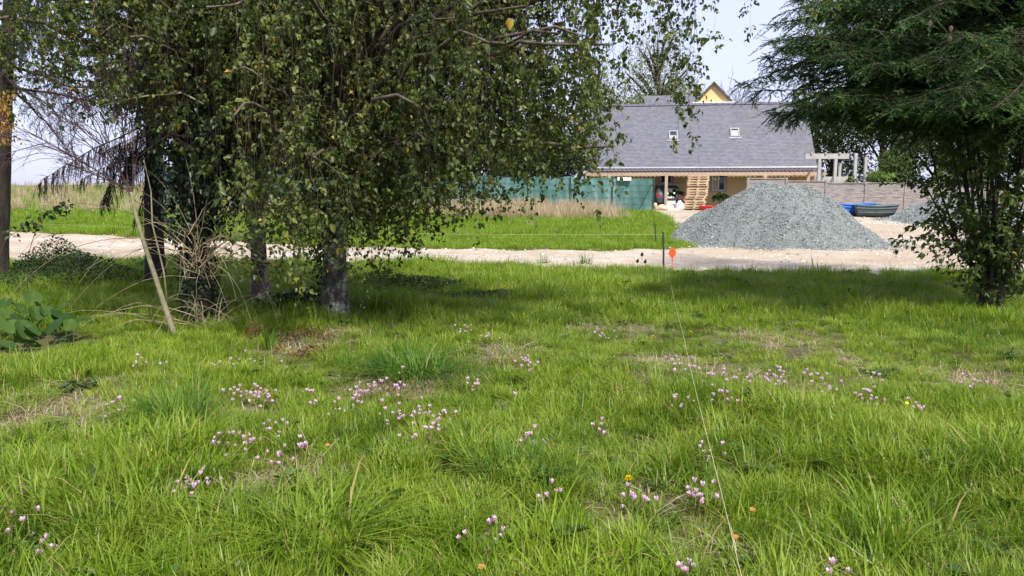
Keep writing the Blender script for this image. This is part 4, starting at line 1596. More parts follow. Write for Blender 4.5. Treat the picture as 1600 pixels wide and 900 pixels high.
bA = gp(521, 500)
bB = gp(407, 482)
clA, clB = [], []
for _ in range(84):
    x = rng.uniform(-3.1, 1.15)
    y = rng.uniform(7.0, 11.4)
    if x > .3:
        y = rng.uniform(7.4, 10)
    clA.append((x, y, rng.uniform(1.9, 4.6) + .3 * (y > 9)))
for x, y, z in ((1.45, 8.2, 4.0), (1.75, 8.3, 4.1), (1.95, 8.4, 4.0), (2.05, 8.6, 4.15), (2.3, 8.5, 4.1), (2.55, 8.7, 4.25), (1.3, 8.9, 4.1), (1.95, 8.1, 4.3), (.9, 8.6, 4.2), (2.85, 8.1, 4.2), (2.95, 8.4, 4.3)):
    clA.append((x, y, z))
for _ in range(40):
    a = rng.uniform(0, 6.28)
    r = rng.uniform(.3, 2.7)
    clA.append((bA[0] + r * math.cos(a), bA[1] + r * math.sin(a) * .9 + .3, rng.uniform(4.8, 8.2)))
for _ in range(60):
    x = rng.uniform(-6.6, -2.6)
    clB.append((x, rng.uniform(7.4, 11.6), rng.uniform(3.0, 4.5)))
for _ in range(26):
    a = rng.uniform(0, 6.28)
    r = rng.uniform(.3, 2.4)
    clB.append((bB[0] - .6 + r * math.cos(a), bB[1] + r * math.sin(a), rng.uniform(4.6, 7.6)))
tA, tpA, nA = birch('birch_tree', 'weeping birch with white-patched forked foot, its leafy twigs hanging low', bA[:2], (bA[0] + .35, bA[1] + .2, 9.2), .155, clA, 9)
tB, tpB, nB = birch('birch_tree', 'slimmer grey birch trunk left of the white-patched one', bB[:2], (bB[0] - .2, bB[1] + .3, 8.4), .115, clB, 9)


def ivy_on(path, rad, z0, z1, n_, parent, name='ivy', spread=.09, mat=None, size=.055):
    z = rng.uniform(z0, z1, n_)
    c = np.stack([np.interp(z, path[:, 2], path[:, i]) for i in range(3)], 1)
    a = rng.uniform(0, 6.28, n_)
    o = np.stack([np.cos(a), np.sin(a), np.zeros(n_)], 1)
    r = rad * (1 + .6 * np.exp(-(z - path[0, 2]) / .25)) + np.abs(rng.normal(0, spread, n_))
    P = c + o * r[:, None]
    D = unit(np.array([0, 0, -.8]) + rng.normal(0, .5, (n_, 3)) + o * .2)
    N = unit(o + rng.normal(0, .4, (n_, 3)) + np.array([0, 0, .4]))
    lv = foliage(name, mat or M_ivy, parent, P, D, N, size * rng.uniform(.6, 1.25, n_), rng.uniform(0, 1, n_), wr=.95)
    return tag(lv, kind='stuff')


ivy_on(tpA + np.array([-.07, .02, 0]), .10, .02, 1.5, 700, tA, spread=.06)
ivy_on(tpA, .10, 1.3, 5.0, 900, tA, spread=.10)
ivy_on(tpB, .09, 1.2, 4.5, 900, tB, spread=.10)

# ------------------------------------------------------------------ ivy-clad tree
bI = gp(316, 497)
tI = thing('ivy_tree', (bI[0], bI[1], float(ground_z(bI[0], bI[1]))), 'thick trunk wrapped in dark ivy between the bare shrub and the birches', 'tree')
pI = trunk_path((bI[0], bI[1], -.08), (bI[0] - .25, bI[1] + .35, 8.5), 16, .07)
trunk_mesh('trunk', pI, .15, .05, M_bark, tI, flare=1.35)
ivy_on(pI, .16, .0, 1.1, 1100, tI, spread=.05)
ivy_on(pI, .19, 1.0, 4.6, 4200, tI, spread=.13, size=.062)
# hanging ivy strands and side boughs
nS = 46
z = rng.uniform(2.0, 4.4, nS)
P0 = np.stack([np.interp(z, pI[:, 2], pI[:, i]) for i in range(3)], 1)
a = rng.uniform(-.9, .9, nS)
E = P0 + np.stack([np.cos(a) * rng.uniform(.3, 1.0, nS), np.sin(a) * .8, rng.uniform(-.1, .2, nS)], 1)
BR = bez(P0, (P0 + E) / 2 + np.array([0, 0, .25]), E, 8)
mk('boughs', *tubes(BR, np.linspace(.02, .006, 8)[None] * np.ones((nS, 1)), 5), M_bark, tI, smooth=True)
rep = np.repeat(np.arange(nS), 3)
S0, _ = sample_path(BR[rep], rng.uniform(.4, 1, (len(rep), 1)))
S0 = S0[:, 0]
Ln = np.clip(S0[:, 2] - 1.15 - rng.exponential(.6, len(rep)), .3, 2.6)
s = np.linspace(0, 1, 8)[None, :, None]
SP = S0[:, None] - np.array([0, 0, 1.]) * Ln[:, None, None] * s + np.cumsum(rng.normal(0, .018, (len(rep), 8, 3)), 1)
tag(mk('ivy_stems', *tubes(SP, np.full((len(rep), 8), .004), 3), M_bark, tI), kind='stuff')
sid = np.repeat(np.arange(len(rep)), (Ln / .022).astype(int))
P, T = sample_path(SP[sid], rng.uniform(0, 1, (len(sid), 1)))
P = P[:, 0] + rng.normal(0, .035, (len(sid), 3))
o_ = rvec(len(sid))
tag(foliage('hanging_ivy', M_ivy, tI, P, unit(np.array([0, 0, -1.]) + .6 * o_), unit(o_ + np.array([0, -.5, .3])), .06 * rng.uniform(.6, 1.2, len(sid)), rng.uniform(0, 1, len(sid)), wr=.9), kind='stuff')
# crown above the frame so that it shades the ground
nC = 5000
P = np.array([bI[0] - .3, bI[1] + .5, 6.0]) + rng.normal(0, 1, (nC, 3)) * np.array([1.1, 1.1, 1.2])
tag(foliage('crown', M_ivy, tI, P, rvec(nC), rvec(nC), rng.uniform(.07, .13, nC), rng.uniform(0, 1, nC), wr=.9, fine=False), kind='stuff')

# ------------------------------------------------------------------ conifers
def needles(P, T, length, n_per, nl, wdt, flat=.35, updir=None):
    """twigs at P (n,3) along T with given length: needle triangles combed along each twig"""
    n_ = len(P)
    U = unit(np.cross(T, np.array([0, 0, 1.]) + 1e-3 * rvec(n_)))
    W = np.cross(U, T)
    t = np.tile(np.linspace(.02, 1, n_per)[None], (n_, 1)) + rng.normal(0, .01, (n_, n_per))
    root = P[:, None] + T[:, None] * (length[:, None] * t)[..., None]
    a = rng.uniform(0, 2 * np.pi, (n_, n_per))
    ca, sa = np.cos(a)[..., None], np.sin(a)[..., None] * flat
    side = U[:, None] * ca + W[:, None] * sa
    d = unit(side + T[:, None] * rng.uniform(.5, 1.0, (n_, n_per, 1)))
    ln = nl * rng.uniform(.7, 1.15, (n_, n_per, 1)) * (1 - .35 * t[..., None] ** 3)
    w = unit(np.cross(d, rng.normal(size=d.shape))) * wdt / 2
    V = np.stack([root - w, root + w, root + d * ln], 2)
    return V.reshape(-1, 3), np.arange(n_ * n_per * 3).reshape(-1, 3), n_per * 3


def conifer_branches(parent, P0, E, sag, sec_sp, sec_len, ter_sp, ter_len, npn, nl, wdt, mat, twmat, hang=0.0, tone=None, flat=.35, rad=.03):
    n_ = len(P0)
    M1 = (P0 + E) / 2
    M1[:, 2] += sag * rng.uniform(-.6, 2.2, n_)
    M1[:, :2] += rng.normal(0, .35 * min(1, sag * 3), (n_, 2))
    BR = bez(P0, M1, E, 12)
    BR[:, 1:] += np.cumsum(rng.normal(0, .018, (n_, 11, 3)), 1)
    mk('boughs', *tubes(BR, np.linspace(1, .14, 12)[None] * rad * np.ones((n_, 1)), 6), twmat, parent, smooth=True)
    Lb = np.linalg.norm(E - P0, axis=1)
    c = np.maximum(6, (Lb / sec_sp).astype(int)) * 2
    sid = np.repeat(np.arange(n_), c)
    m_ = len(sid)
    t = rng.uniform(.2, 1.0, m_)
    B, T = sample_path(BR[sid], t[:, None])
    B, T = B[:, 0], T[:, 0]
    sgn = rng.choice([-1, 1], m_)[:, None]
    side = unit(np.cross(T, np.array([0, 0, 1.]))) * sgn
    d = unit(side * rng.uniform(.6, 1.15, (m_, 1)) + T * rng.uniform(.15, .8, (m_, 1)) + np.array([0, 0, 1.]) * (rng.normal(0, .28, (m_, 1)) - hang))
    Ls = sec_len * (1.08 - t) ** .55 * rng.uniform(.55, 1.15, m_)
    s = np.linspace(0, 1, 6)[None, :, None]
    SP = B[:, None] + d[:, None] * Ls[:, None, None] * s - np.array([0, 0, 1.]) * (Ls[:, None, None] * (.12 + hang * .5) * s ** 2)
    SP += np.cumsum(rng.normal(0, .008, SP.shape), 1)
    tag(mk('twigs', *tubes(SP[:, [0, 2, 5]], np.array([.006, .004, .002])[None] * np.ones((m_, 1)), 3), twmat, parent), kind='stuff')
    c2 = np.maximum(2, (Ls / ter_sp).astype(int))
    tid = np.repeat(np.arange(m_), c2)
    q = len(tid)
    t2 = rng.uniform(.1, 1, q)
    Q, T2 = sample_path(SP[tid], t2[:, None])
    Q, T2 = Q[:, 0], T2[:, 0]
    sd_ = unit(np.cross(T2, np.array([0, 0, 1.]))) * rng.choice([-1, 1], q)[:, None]
    d2 = unit(sd_ * rng.uniform(.25, .9, (q, 1)) + T2 + np.array([0, 0, 1.]) * (rng.normal(-.05, .2, (q, 1)) - hang))
    L2 = ter_len * rng.uniform(.5, 1.2, q)
    # the secondary twigs carry needles too
    V, F, k = needles(np.concatenate([Q, B]), np.concatenate([d2, d]), np.concatenate([L2, Ls]), npn, nl, wdt, flat)
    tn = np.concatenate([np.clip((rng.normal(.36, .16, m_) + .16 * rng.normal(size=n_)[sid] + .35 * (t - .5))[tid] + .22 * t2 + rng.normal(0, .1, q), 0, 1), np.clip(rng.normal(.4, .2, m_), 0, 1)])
    lv = mk('needles', V, F, mat, parent, tint=np.repeat(tn, k))
    tag(lv, kind='stuff')
    return len(F)


# big fir at the right: trunk just outside the frame, boughs reaching in
fb = np.array([8.3, 11.6, 0])
fir = thing('fir_tree', (fb[0], fb[1], float(ground_z(fb[0], fb[1]))), 'big dark green fir at right whose drooping boughs fill the upper corner', 'tree')
fp = trunk_path((fb[0], fb[1], -.1), (fb[0] + .1, fb[1] + .1, 12), 16, .05)
trunk_mesh('trunk', fp, .24, .03, M_bark, fir, flare=1.3)
tips = [(1232, 8, 9.2), (1215, 38, 9.2), (1206, 64, 9.0), (1240, -30, 9.0), (1201, 86, 9.6), (1225, 22, 8.8), (1250, 50, 8.7), (1142, 121, 9.6), (1165, 156, 9.9), (1180, 128, 10.2), (1205, 78, 9.3), (1222, 100, 10), (1196, 168, 10.4), (1218, 183, 10.2), (1250, 179, 10.6), (1215, 150, 9.2), (1245, 30, 9.0), (1270, 5, 9.2),
        (1240, 163, 9.4), (1290, 171, 9.8), (1290, 90, 8.6), (1300, 150, 8.8), (1330, 174, 10.2), (1330, 40, 8.3), (1345, 168, 9.0), (1370, 110, 8.2), (1380, 164, 8.3), (1390, 186, 9.9), (1395, 20, 8.0),
        (1420, 154, 8.2), (1430, 179, 9.0), (1450, 80, 7.9), (1470, 165, 8.1), (1490, 140, 7.8), (1500, 30, 7.7), (1520, 125, 7.9), (1535, 168, 8.6), (1560, 90, 7.7), (1570, 140, 7.8), (1590, 45, 7.5), (1600, 159, 8.2),
        (1260, -40, 9.3), (1330, -60, 8.8), (1400, -60, 8.3), (1470, -70, 8.0), (1540, -70, 7.8), (1610, -60, 7.7), (1300, 60, 9.9), (1350, 130, 10.2), (1420, 60, 9.6), (1270, 130, 10.8), (1480, 186, 9.8), (1560, 183, 9.6),
        (1200, 60, 10.4), (1230, 60, 10.8), (1235, 120, 11.2), (1300, 172, 11.4), (1370, 181, 11.6), (1440, 130, 10.8), (1500, 90, 10.2), (1340, 90, 11.6), (1270, 30, 11.2)]
E = np.array([at(u, v + rng.normal(0, 4), Y) for u, v, Y in tips])
z0 = np.clip(E[:, 2] + rng.uniform(-.5, 1.5, len(E)), 1.9, 12)
P0 = np.stack([np.interp(z0, fp[:, 2], fp[:, i]) for i in range(3)], 1)
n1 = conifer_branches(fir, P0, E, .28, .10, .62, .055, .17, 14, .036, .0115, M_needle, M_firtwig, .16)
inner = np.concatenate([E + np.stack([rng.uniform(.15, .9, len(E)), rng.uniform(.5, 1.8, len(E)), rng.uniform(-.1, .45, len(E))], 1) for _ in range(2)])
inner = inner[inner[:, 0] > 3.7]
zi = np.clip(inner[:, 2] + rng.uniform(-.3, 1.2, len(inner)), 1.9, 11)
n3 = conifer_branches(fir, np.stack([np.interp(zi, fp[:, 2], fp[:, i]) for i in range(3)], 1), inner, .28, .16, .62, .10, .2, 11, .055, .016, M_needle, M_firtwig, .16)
# boughs away from the camera and the upper crown (cheaper)
E2, Q0 = [], []
for _ in range(70):
    zz = rng.uniform(2.4, 10.5)
    a = rng.uniform(0, 6.28)
    r = 4.6 * (1 - zz / 13.5) + .4
    if zz < 4.5 and math.cos(a) < .1 and math.sin(a) < .5:
        zz += 2.5
        r = 4.6 * (1 - zz / 13.5) + .4
    c = np.array([np.interp(zz, fp[:, 2], fp[:, i]) for i in range(3)])
    Q0.append(c)
    E2.append(c + np.array([r * math.cos(a), r * math.sin(a) * (.5 if math.sin(a) > 0 else 1), -.25 * r * .4]))
n2 = conifer_branches(fir, np.array(Q0), np.array(E2), .35, .2, .75, .14, .26, 10, .06, .022, M_needle, M_firtwig, .1)
# cones
mb_c = None
for (u, v, Y) in ((1484, 62, 7.8), (1453, 38, 7.9), (1486, 46, 7.85)):
    c = at(u, v, Y)
    V, F = [], []
    prof = [(.004, .035), (.014, .025), (.018, .008), (.016, -.012), (.009, -.03), (.002, -.038)]
    for i, (r, zz) in enumerate(prof):
        for j in range(8):
            a = 2 * math.pi * (j + .5 * i) / 8
            V.append((c[0] + r * (1.15 if j % 2 else .9) * math.cos(a), c[1] + r * math.sin(a), c[2] + zz))
    for i in range(len(prof) - 1):
        for j in range(8):
            F.append((i * 8 + j, i * 8 + (j + 1) % 8, i * 8 + 8 + (j + 1) % 8, i * 8 + 8 + j))
    MB().add(V, F).build('cone', M_twig, fir)

# left spruce trunks
def left_conifer(name, label, px, pyb, d, topx, r0, tips, n_up, Yo):
    b = at(px, 300, d)
    th = thing(name, (b[0], d, float(ground_z(b[0], d))), label, 'tree')
    tx = at(topx, 0, d)
    p_ = trunk_path((b[0], d, -.1), (b[0] + (tx[0] - b[0]) * 2.2, d + .1, 11), 14, .03)
    trunk_mesh('trunk', p_, r0, .04, M_bark, th, flare=1.25)
    E = np.array([at(u, v, Y) for u, v, Y in tips])
    z0 = np.clip(E[:, 2] + rng.uniform(.5, 1.2, len(E)), 1.8, 10)
    P0 = np.stack([np.interp(z0, p_[:, 2], p_[:, i]) for i in range(3)], 1)
    conifer_branches(th, P0, E, .22, .05, .40, .06, .11, 18, .024, .0085, M_spruce, M_bark, 1.5, rad=.016, flat=.9)
    Q0, E2 = [], []
    for _ in range(n_up):
        zz = rng.uniform(3.4, 9.5)
        a = rng.uniform(0, 6.28)
        r = 2.6 * (1 - zz / 11.5) + .4
        c = np.array([np.interp(zz, p_[:, 2], p_[:, i]) for i in range(3)])
        Q0.append(c)
        E2.append(c + np.array([r * math.cos(a), r * math.sin(a), -.3 * r]))
    conifer_branches(th, np.array(Q0), np.array(E2), .2, .17, .5, .13, .2, 9, .045, .013, M_spruce, M_bark, .4, rad=.03, flat=.6)
    return th, p_


t1, p1 = left_conifer('spruce_tree', 'dark straight spruce trunk just left of the ivy-wrapped trunk', 233, 445, 13.2, 236, .165,
                      [(70, 288, 12.2), (120, 278, 12.0), (165, 262, 12.2), (150, 310, 11.8), (200, 345, 12.2), (170, 230, 12.5), (195, 270, 12.4), (215, 210, 12.8), (345, 250, 12.6), (300, 200, 12.5), (150, 150, 12.2), (110, 90, 12.0), (365, 190, 12.4), (390, 280, 12.8), (420, 240, 12.6), (450, 215, 13.0), (480, 225, 13.2), (520, 230, 13.4), (500, 265, 13.3), (440, 290, 13.2), (545, 255, 13.6), (400, 330, 13.0), (360, 315, 12.6), (455, 260, 12.4)], 34, 0)
t0, p0 = left_conifer('spruce_tree', 'leaning dark trunk cut by the left edge of the picture', -16, 420, 14.2, 18, .16,
                      [(60, 20, 13.2), (110, 60, 13.0), (90, -20, 13), (150, 30, 13.0), (-60, 120, 13.5), (30, 90, 13.0)], 26, 0)
# withered leaves and a leafy spray on that trunk
n_ = 260
c = np.array([at(4 + rng.normal(0, 12), rng.uniform(140, 225), 12.6 + rng.normal(0, .25)) for _ in range(n_)])
tag(foliage('withered_leaves', M_brownleaf, t0, c, unit(np.array([0, 0, -1.]) + .6 * rvec(n_)), unit(np.array([0, -1., .3]) + .7 * rvec(n_)), rng.uniform(.035, .065, n_), rng.uniform(0, 1, n_), wr=.7), kind='stuff')
st_ = np.array([at(-10, 150, 13.3), at(2, 180, 12.7), at(6, 230, 12.6)])
MB().tube(st_, [.012, .01, .005], 5).build('withered_twig', M_twig, t0)

# ------------------------------------------------------------------ bare shrub with tangled twigs
bs = gp(274, 521)
shr = thing('bare_shrub', (bs[0], bs[1], float(ground_z(bs[0], bs[1]))), 'bare slender shrub with a mossy slanting stem and a fan of purple-brown twigs', 'shrub')
Ys = bs[1]
stem = np.array([(bs[0], Ys, -.05), at(258, 480, Ys), at(240, 425, Ys + .02), at(225, 380, Ys + .03), at(212, 335, Ys + .05), at(205, 300, Ys + .08)])
q = np.linspace(0, 1, 26)
stemq = np.stack([np.interp(q, np.linspace(0, 1, 6), stem[:, i]) for i in range(3)], 1)
MB().tube(stemq, np.linspace(.034, .018, 26), 10).build('stem', M_mossbark, shr, True)
stem2 = np.array([at(262, 478, Ys + .01), at(256, 425, Ys + .05), at(238, 350, Ys + .1), at(236, 300, Ys + .2), at(224, 245, Ys + .3)])
MB().tube(stem2, [.010, .010, .009, .007, .004], 7).build('stem', M_mossbark, shr, True)
MB().tube([at(318, 163, 8.4), at(285, 145, 8.35), at(230, 150, 8.3), at(200, 155, 8.25), at(165, 164, 8.2)], [.012, .011, .01, .008, .004], 7).build('lichen_branch', M_mossbark, shr, True)


def twig_fan(seeds, levels, kids, len0, shrink, spread, r0, up):
    """recursive twigs; returns list of (paths, radii)"""
    out_ = []
    P = np.array([s_[0] for s_ in seeds])
    D = unit(np.array([s_[1] for s_ in seeds]))
    L = np.array([len0 * s_[2] for s_ in seeds])
    r = np.full(len(P), r0)
    for lev in range(levels):
        k = 7
        s = np.linspace(0, 1, k)[None, :, None]
        bend = rvec(len(P)) * .22
        path = P[:, None] + (D[:, None] * s + bend[:, None] * s ** 2 + np.array([0, 0, up]) * s ** 2) * L[:, None, None]
        path[:, 1:] += np.cumsum(rng.normal(0, .012, (len(P), k - 1, 3)) * L[:, None, None], 1)
        out_.append(tubes(path, (r[:, None] * np.linspace(1, .5, k)[None]), 4 if lev < 2 else 3))
        par = np.repeat(np.arange(len(P)), kids[lev])
        t_ = rng.uniform(.25, 1, len(par))
        P2, T2 = sample_path(path[par], t_[:, None])
        D = unit(T2[:, 0] + rvec(len(par)) * spread)
        P = P2[:, 0]
        L = L[par] * shrink * rng.uniform(.6, 1.2, len(par))
        r = np.maximum(r[par] * .6, .0016)
    return out_


j0 = stemq[-1]
seeds = []
for (u, v, Y, f) in ((40, 190, Ys - .2, 1.0), (60, 150, Ys + .3, 1.05), (110, 120, Ys - .1, 1.0), (150, 110, Ys + .4, .95), (200, 110, Ys, .9), (90, 240, Ys + .2, .9), (235, 130, Ys + .3, .85), (30, 230, Ys + .5, 1.0), (130, 170, Ys - .4, .9)):
    e_ = at(u, v, Y)
    d_ = e_ - j0
    seeds.append((j0 + rng.normal(0, .02, 3), d_, np.linalg.norm(d_)))
    
fan = twig_fan([(s_[0], s_[1], s_[2]) for s_ in seeds], 4, [9, 6, 4, 0], 1.0, .46, .75, .0085, .05)
tag(mk('twigs', *join(fan), M_ptwig, shr), kind='stuff')

# dry arching canes tangled on the ivy trunk
cb = at(313, 392, 9.2)
can = thing('dry_canes', (cb[0], 9.25, float(ground_z(cb[0], 9.25))), 'tangle of arching tan dry canes in front of the ivy-wrapped trunk', 'shrub')
nC = 78
P0 = np.stack([cb[0] + rng.normal(0, .10, nC), 9.2 + rng.normal(0, .12, nC), cb[2] + rng.normal(-.05, .16, nC)], 1)
P0[:26] = np.stack([cb[0] + rng.normal(0, .22, 26), 9.2 + rng.normal(0, .12, 26), np.full(26, .0)], 1)
a = rng.uniform(0, 2 * np.pi, nC)
rr = rng.uniform(.35, 1.5, nC)
rr = np.where(np.cos(a) < 0, rr * 1.15, rr)
E = P0 + np.stack([np.cos(a) * rr, np.sin(a) * rr * .5 - .15, rng.uniform(-.75, .55, nC)], 1)
E[:, 2] = np.maximum(E[:, 2], .06)
Mi = (P0 + E) / 2 + np.stack([np.zeros(nC), np.zeros(nC), rng.uniform(.1, .75, nC)], 1)
CP = bez(P0, Mi, E, 14)
CP += np.cumsum(rng.normal(0, .007, CP.shape), 1)
tag(mk('canes', *tubes(CP, np.linspace(1, .35, 14)[None] * rng.uniform(.0026, .0062, nC)[:, None], 5), M_tan, can, smooth=True), kind='stuff')
# a few long canes sweeping left over the meadow view
LP = []
for (u0, v0, u1, v1, u2, v2) in ((300, 400, 150, 250, 30, 400), (300, 380, 200, 220, 60, 330), (290, 370, 160, 300, 30, 320), (305, 420, 230, 330, 110, 480), (300, 390, 120, 330, 10, 470), (320, 380, 380, 330, 440, 520),
                                 (320, 400, 400, 380, 470, 460), (315, 360, 330, 250, 345, 300), (310, 390, 250, 240, 190, 260), (325, 410, 380, 420, 400, 540), (310, 380, 300, 220, 250, 170), (300, 395, 100, 190, 20, 270)):
    Yc = 9.2 + rng.normal(0, .25)
    LP.append(bez(at(u0, v0, 9.2)[None], at(u1, v1, Yc)[None], at(u2, v2, Yc - .2)[None], 14)[0])
tag(mk('long_canes', *tubes(np.array(LP), np.linspace(.0055, .002, 14)[None] * np.ones((len(LP), 1)), 5), M_tan, can, smooth=True), kind='stuff')

# ------------------------------------------------------------------ small vase-shaped tree at right
vb = gp(1547, 490)
vt = thing('small_tree', (vb[0], vb[1], float(ground_z(vb[0], vb[1]))), 'small vase-shaped leafy tree with a short trunk under the fir boughs', 'tree')
pv = trunk_path((vb[0], vb[1], -.06), (vb[0] - .02, vb[1], .55), 6, .01)
trunk_mesh('trunk', pv, .15, .12, M_bark, vt, flare=1.3)
nS = 28
a = np.linspace(0, 2 * np.pi, nS, endpoint=False) + rng.normal(0, .15, nS)
rr = rng.uniform(.2, 1.2, nS)
P0 = np.stack([vb[0] + .08 * np.cos(a), vb[1] + .08 * np.sin(a), rng.uniform(.25, .55, nS)], 1)
E = np.stack([vb[0] + rr * np.cos(a), vb[1] + rr * np.sin(a), rng.uniform(2.2, 4.6, nS) - rr * .25], 1)
Mi = P0 * .55 + E * .45
Mi[:, :2] += (E[:, :2] - P0[:, :2]) * .15
ST_ = bez(P0, Mi, E, 12)
ST_[:, 1:] += np.cumsum(rng.normal(0, .012, (nS, 11, 3)), 1)
mk('limbs', *tubes(ST_, np.linspace(1, .2, 12)[None] * rng.uniform(.016, .034, nS)[:, None], 7), M_bark, vt, smooth=True)
rep = np.repeat(np.arange(nS), 24)
m_ = len(rep)
t_ = rng.uniform(.12, 1, m_)
B, T = sample_path(ST_[rep], t_[:, None])
B, T = B[:, 0], T[:, 0]
outw = B - np.array([vb[0], vb[1], 0])
outw[:, 2] = 0
d = unit(unit(outw) * rng.uniform(.3, 1, (m_, 1)) + T * .5 + rvec(m_) * .6)
Ls = rng.uniform(.2, .6, m_)
# low shoots out of the trunk base, and a long drooping spray to the left
xs_, xd, xl = [], [], []
for (u, v, Y) in ((1395, 345, 9.6), (1420, 345, 9.7), (1440, 300, 9.6), (1400, 320, 9.5), (1455, 330, 9.5), (1440, 360, 9.6), (1450, 380, 9.7), (1600, 440, 9.8), (1620, 400, 9.8), (1480, 420, 9.9)):
    s_ = np.array([vb[0] + rng.normal(0, .08), vb[1] - .1, rng.uniform(.5, 1.35)])
    e_ = at(u, v, Y)
    xs_.append(s_)
    xd.append(unit(e_ - s_))
    xl.append(np.linalg.norm(e_ - s_))
for _ in range(60):
    s_ = np.array([vb[0] + rng.normal(0, .06), vb[1] + rng.normal(0, .06), rng.uniform(.15, .7)])
    aa = rng.uniform(0, 6.28)
    xs_.append(s_)
    xd.append(unit(np.array([math.cos(aa) * .6, math.sin(aa) * .6, rng.uniform(.2, 1)])))
    xl.append(rng.uniform(.25, .6))
B = np.concatenate([B, xs_])
d = np.concatenate([d, xd])
Ls = np.concatenate([Ls, xl])
m_ = len(B)
s = np.linspace(0, 1, 7)[None, :, None]
SP = B[:, None] + d[:, None] * Ls[:, None, None] * s - np.array([0, 0, .22]) * Ls[:, None, None] * s ** 2
SP += np.cumsum(rng.normal(0, .008, SP.shape), 1)
tag(mk('twigs', *tubes(SP, np.linspace(.005, .0018, 7)[None] * np.ones((m_, 1)), 3), M_twig, vt), kind='stuff')
sid = np.repeat(np.arange(m_), np.maximum(6, (Ls / .037).astype(int)))
P, T = sample_path(SP[sid], rng.uniform(.1, 1, (len(sid), 1)))
P, T = P[:, 0], T[:, 0]
n_ = len(P)
o_ = unit(np.cross(T, rvec(n_)))
D = unit(T * .5 + o_ * .8 + np.array([0, 0, -.45]) + .25 * rvec(n_))
tag(foliage('leaves', M_shrubleaf, vt, P + o_ * .012, D, unit(np.array([0, 0, 1.]) + .7 * rvec(n_)), .066 * np.exp(rng.normal(0, .22, n_)), np.where(rng.uniform(size=n_) < .008, 1, np.clip(rng.normal(.45, .22, n_), 0, .93)), wr=.62), kind='stuff')

# ------------------------------------------------------------------ trees behind
def far_tree(name, label, u, Y, ztop, half, zlow, mat, n_, leaf=.2, group=None, depth=None, weep=False, lobes=16, density=.8):
    x = (u - 800) / FPX * Y
    zg = float(ground_z(x, Y))
    th = thing(name, (x, Y, zg), label, 'tree', group)
    p_ = trunk_path((x, Y, zg - .1), (x + rng.normal(0, .3), Y, zg + (ztop - zg) * .85), 10, .12)
    trunk_mesh('trunk', p_, .035 * (ztop - zg), .04, M_bark, th, sides=10, flare=1.3)
    depth = depth or half * .8
    zc, hh = (ztop + zlow) / 2, (ztop - zlow) / 2
    C = rvec(lobes) * rng.uniform(.35, .78, (lobes, 1)) * np.array([half, depth, hh]) + np.array([x, Y, zc])
    Rl = rng.uniform(.3, .5, lobes)[:, None] * np.array([half, depth, hh])
    z0 = np.clip(C[:, 2] - hh * .5, zg + .6, p_[-1, 2])
    P0 = np.stack([np.interp(z0, p_[:, 2], p_[:, i]) for i in range(3)], 1)
    BR = bez(P0, (P0 + C) / 2 + np.array([0, 0, .3]), C, 8)
    mk('limbs', *tubes(BR, np.linspace(.012, .003, 8)[None] * (ztop - zg) * np.ones((lobes, 1)), 5), M_bark, th, smooth=True)
    li = rng.integers(0, lobes, n_)
    dirs = rvec(n_)
    rad_ = rng.uniform(.25, 1.0, n_) ** .45
    # twig-end clumps keep the outline uneven
    cl = rvec(400)
    pick = rng.integers(0, 400, n_)
    dirs = unit(cl[pick] + rng.normal(0, .22, (n_, 3)))
    P = C[li] + dirs * Rl[li] * (rad_ * rng.uniform(.75, 1.15, 400)[pick])[:, None]
    D = unit(rvec(n_) + dirs * .5 + (np.array([0, 0, -1.6]) if weep else np.array([0, 0, -.3])))
    if weep:
        P[:, 2] -= rng.uniform(0, 1, n_) ** 2 * hh * .5
    N = unit(dirs + np.array([0, 0, .5]) + .6 * rvec(n_))
    tone = rng.normal(.5, .16, lobes)[li] + rng.normal(0, .12, 400)[pick]
    tag(foliage('crown', mat, th, P, D, N, leaf * np.exp(rng.normal(0, .25, n_)), np.clip(tone + rng.normal(0, .1, n_), 0, 1), wr=.75, fine=False), kind='stuff')
    return th


G = 'trees behind the fence and house'
far_tree('tree', 'dark broad tree behind the netting fence, left of the birch gap', 440, 48, 8.2, 3.2, 1.6, M_treeA, 9000, .17, G)
far_tree('tree', 'yellow-green tree seen through the gap left of the birch trunk', 505, 56, 7.4, 2.6, 1.5, M_treeB, 6500, .17, G)
far_tree('tree', 'dark tree rising behind the netting fence in the birch gap', 600, 50, 9.6, 3.6, 1.4, M_treeA, 10000, .17, G)
far_tree('tree', 'yellowish tree behind the fence seen through the hanging birch twigs', 690, 53, 8.4, 3.0, 1.5, M_treeB, 7500, .17, G)
far_tree('tree', 'light yellow-green tree seen in the birch foliage gap above the fence', 792, 49, 7.2, 2.0, 1.5, M_treeB, 6500, .15, G)
far_tree('tree', 'dark hedge-like tree behind the netting fence near the house', 860, 47, 6.6, 3.0, 1.2, M_treeA, 9000, .16, G)
far_tree('tree', 'dark tree close behind the netting fence left of the house', 742, 47, 5.4, 2.8, 1.0, M_treeA, 7500, .16, G)
far_tree('round_tree', 'round yellow-green tree beside the left end of the slate roof', 980, 57, 9.3, 1.5, 3.0, M_treeB, 9000, .13, G, lobes=22)
far_tree('tall_birch', 'tall wispy pale birch rising behind the house roof', 1022, 72, 18.0, 4.0, 5.0, M_treeC, 9000, .15, G, weep=True, lobes=26)
far_tree('pale_tree', 'pale green tree between the wispy birch and the yellow gable', 1062, 78, 13.6, 3.6, 5.0, M_treeC, 8000, .17, G, lobes=20)
far_tree('tall_birch', 'second wispy pale birch left of the roof, half behind the round tree', 935, 75, 15.5, 3.0, 4.0, M_treeC, 5000, .18, G, weep=True, lobes=22)
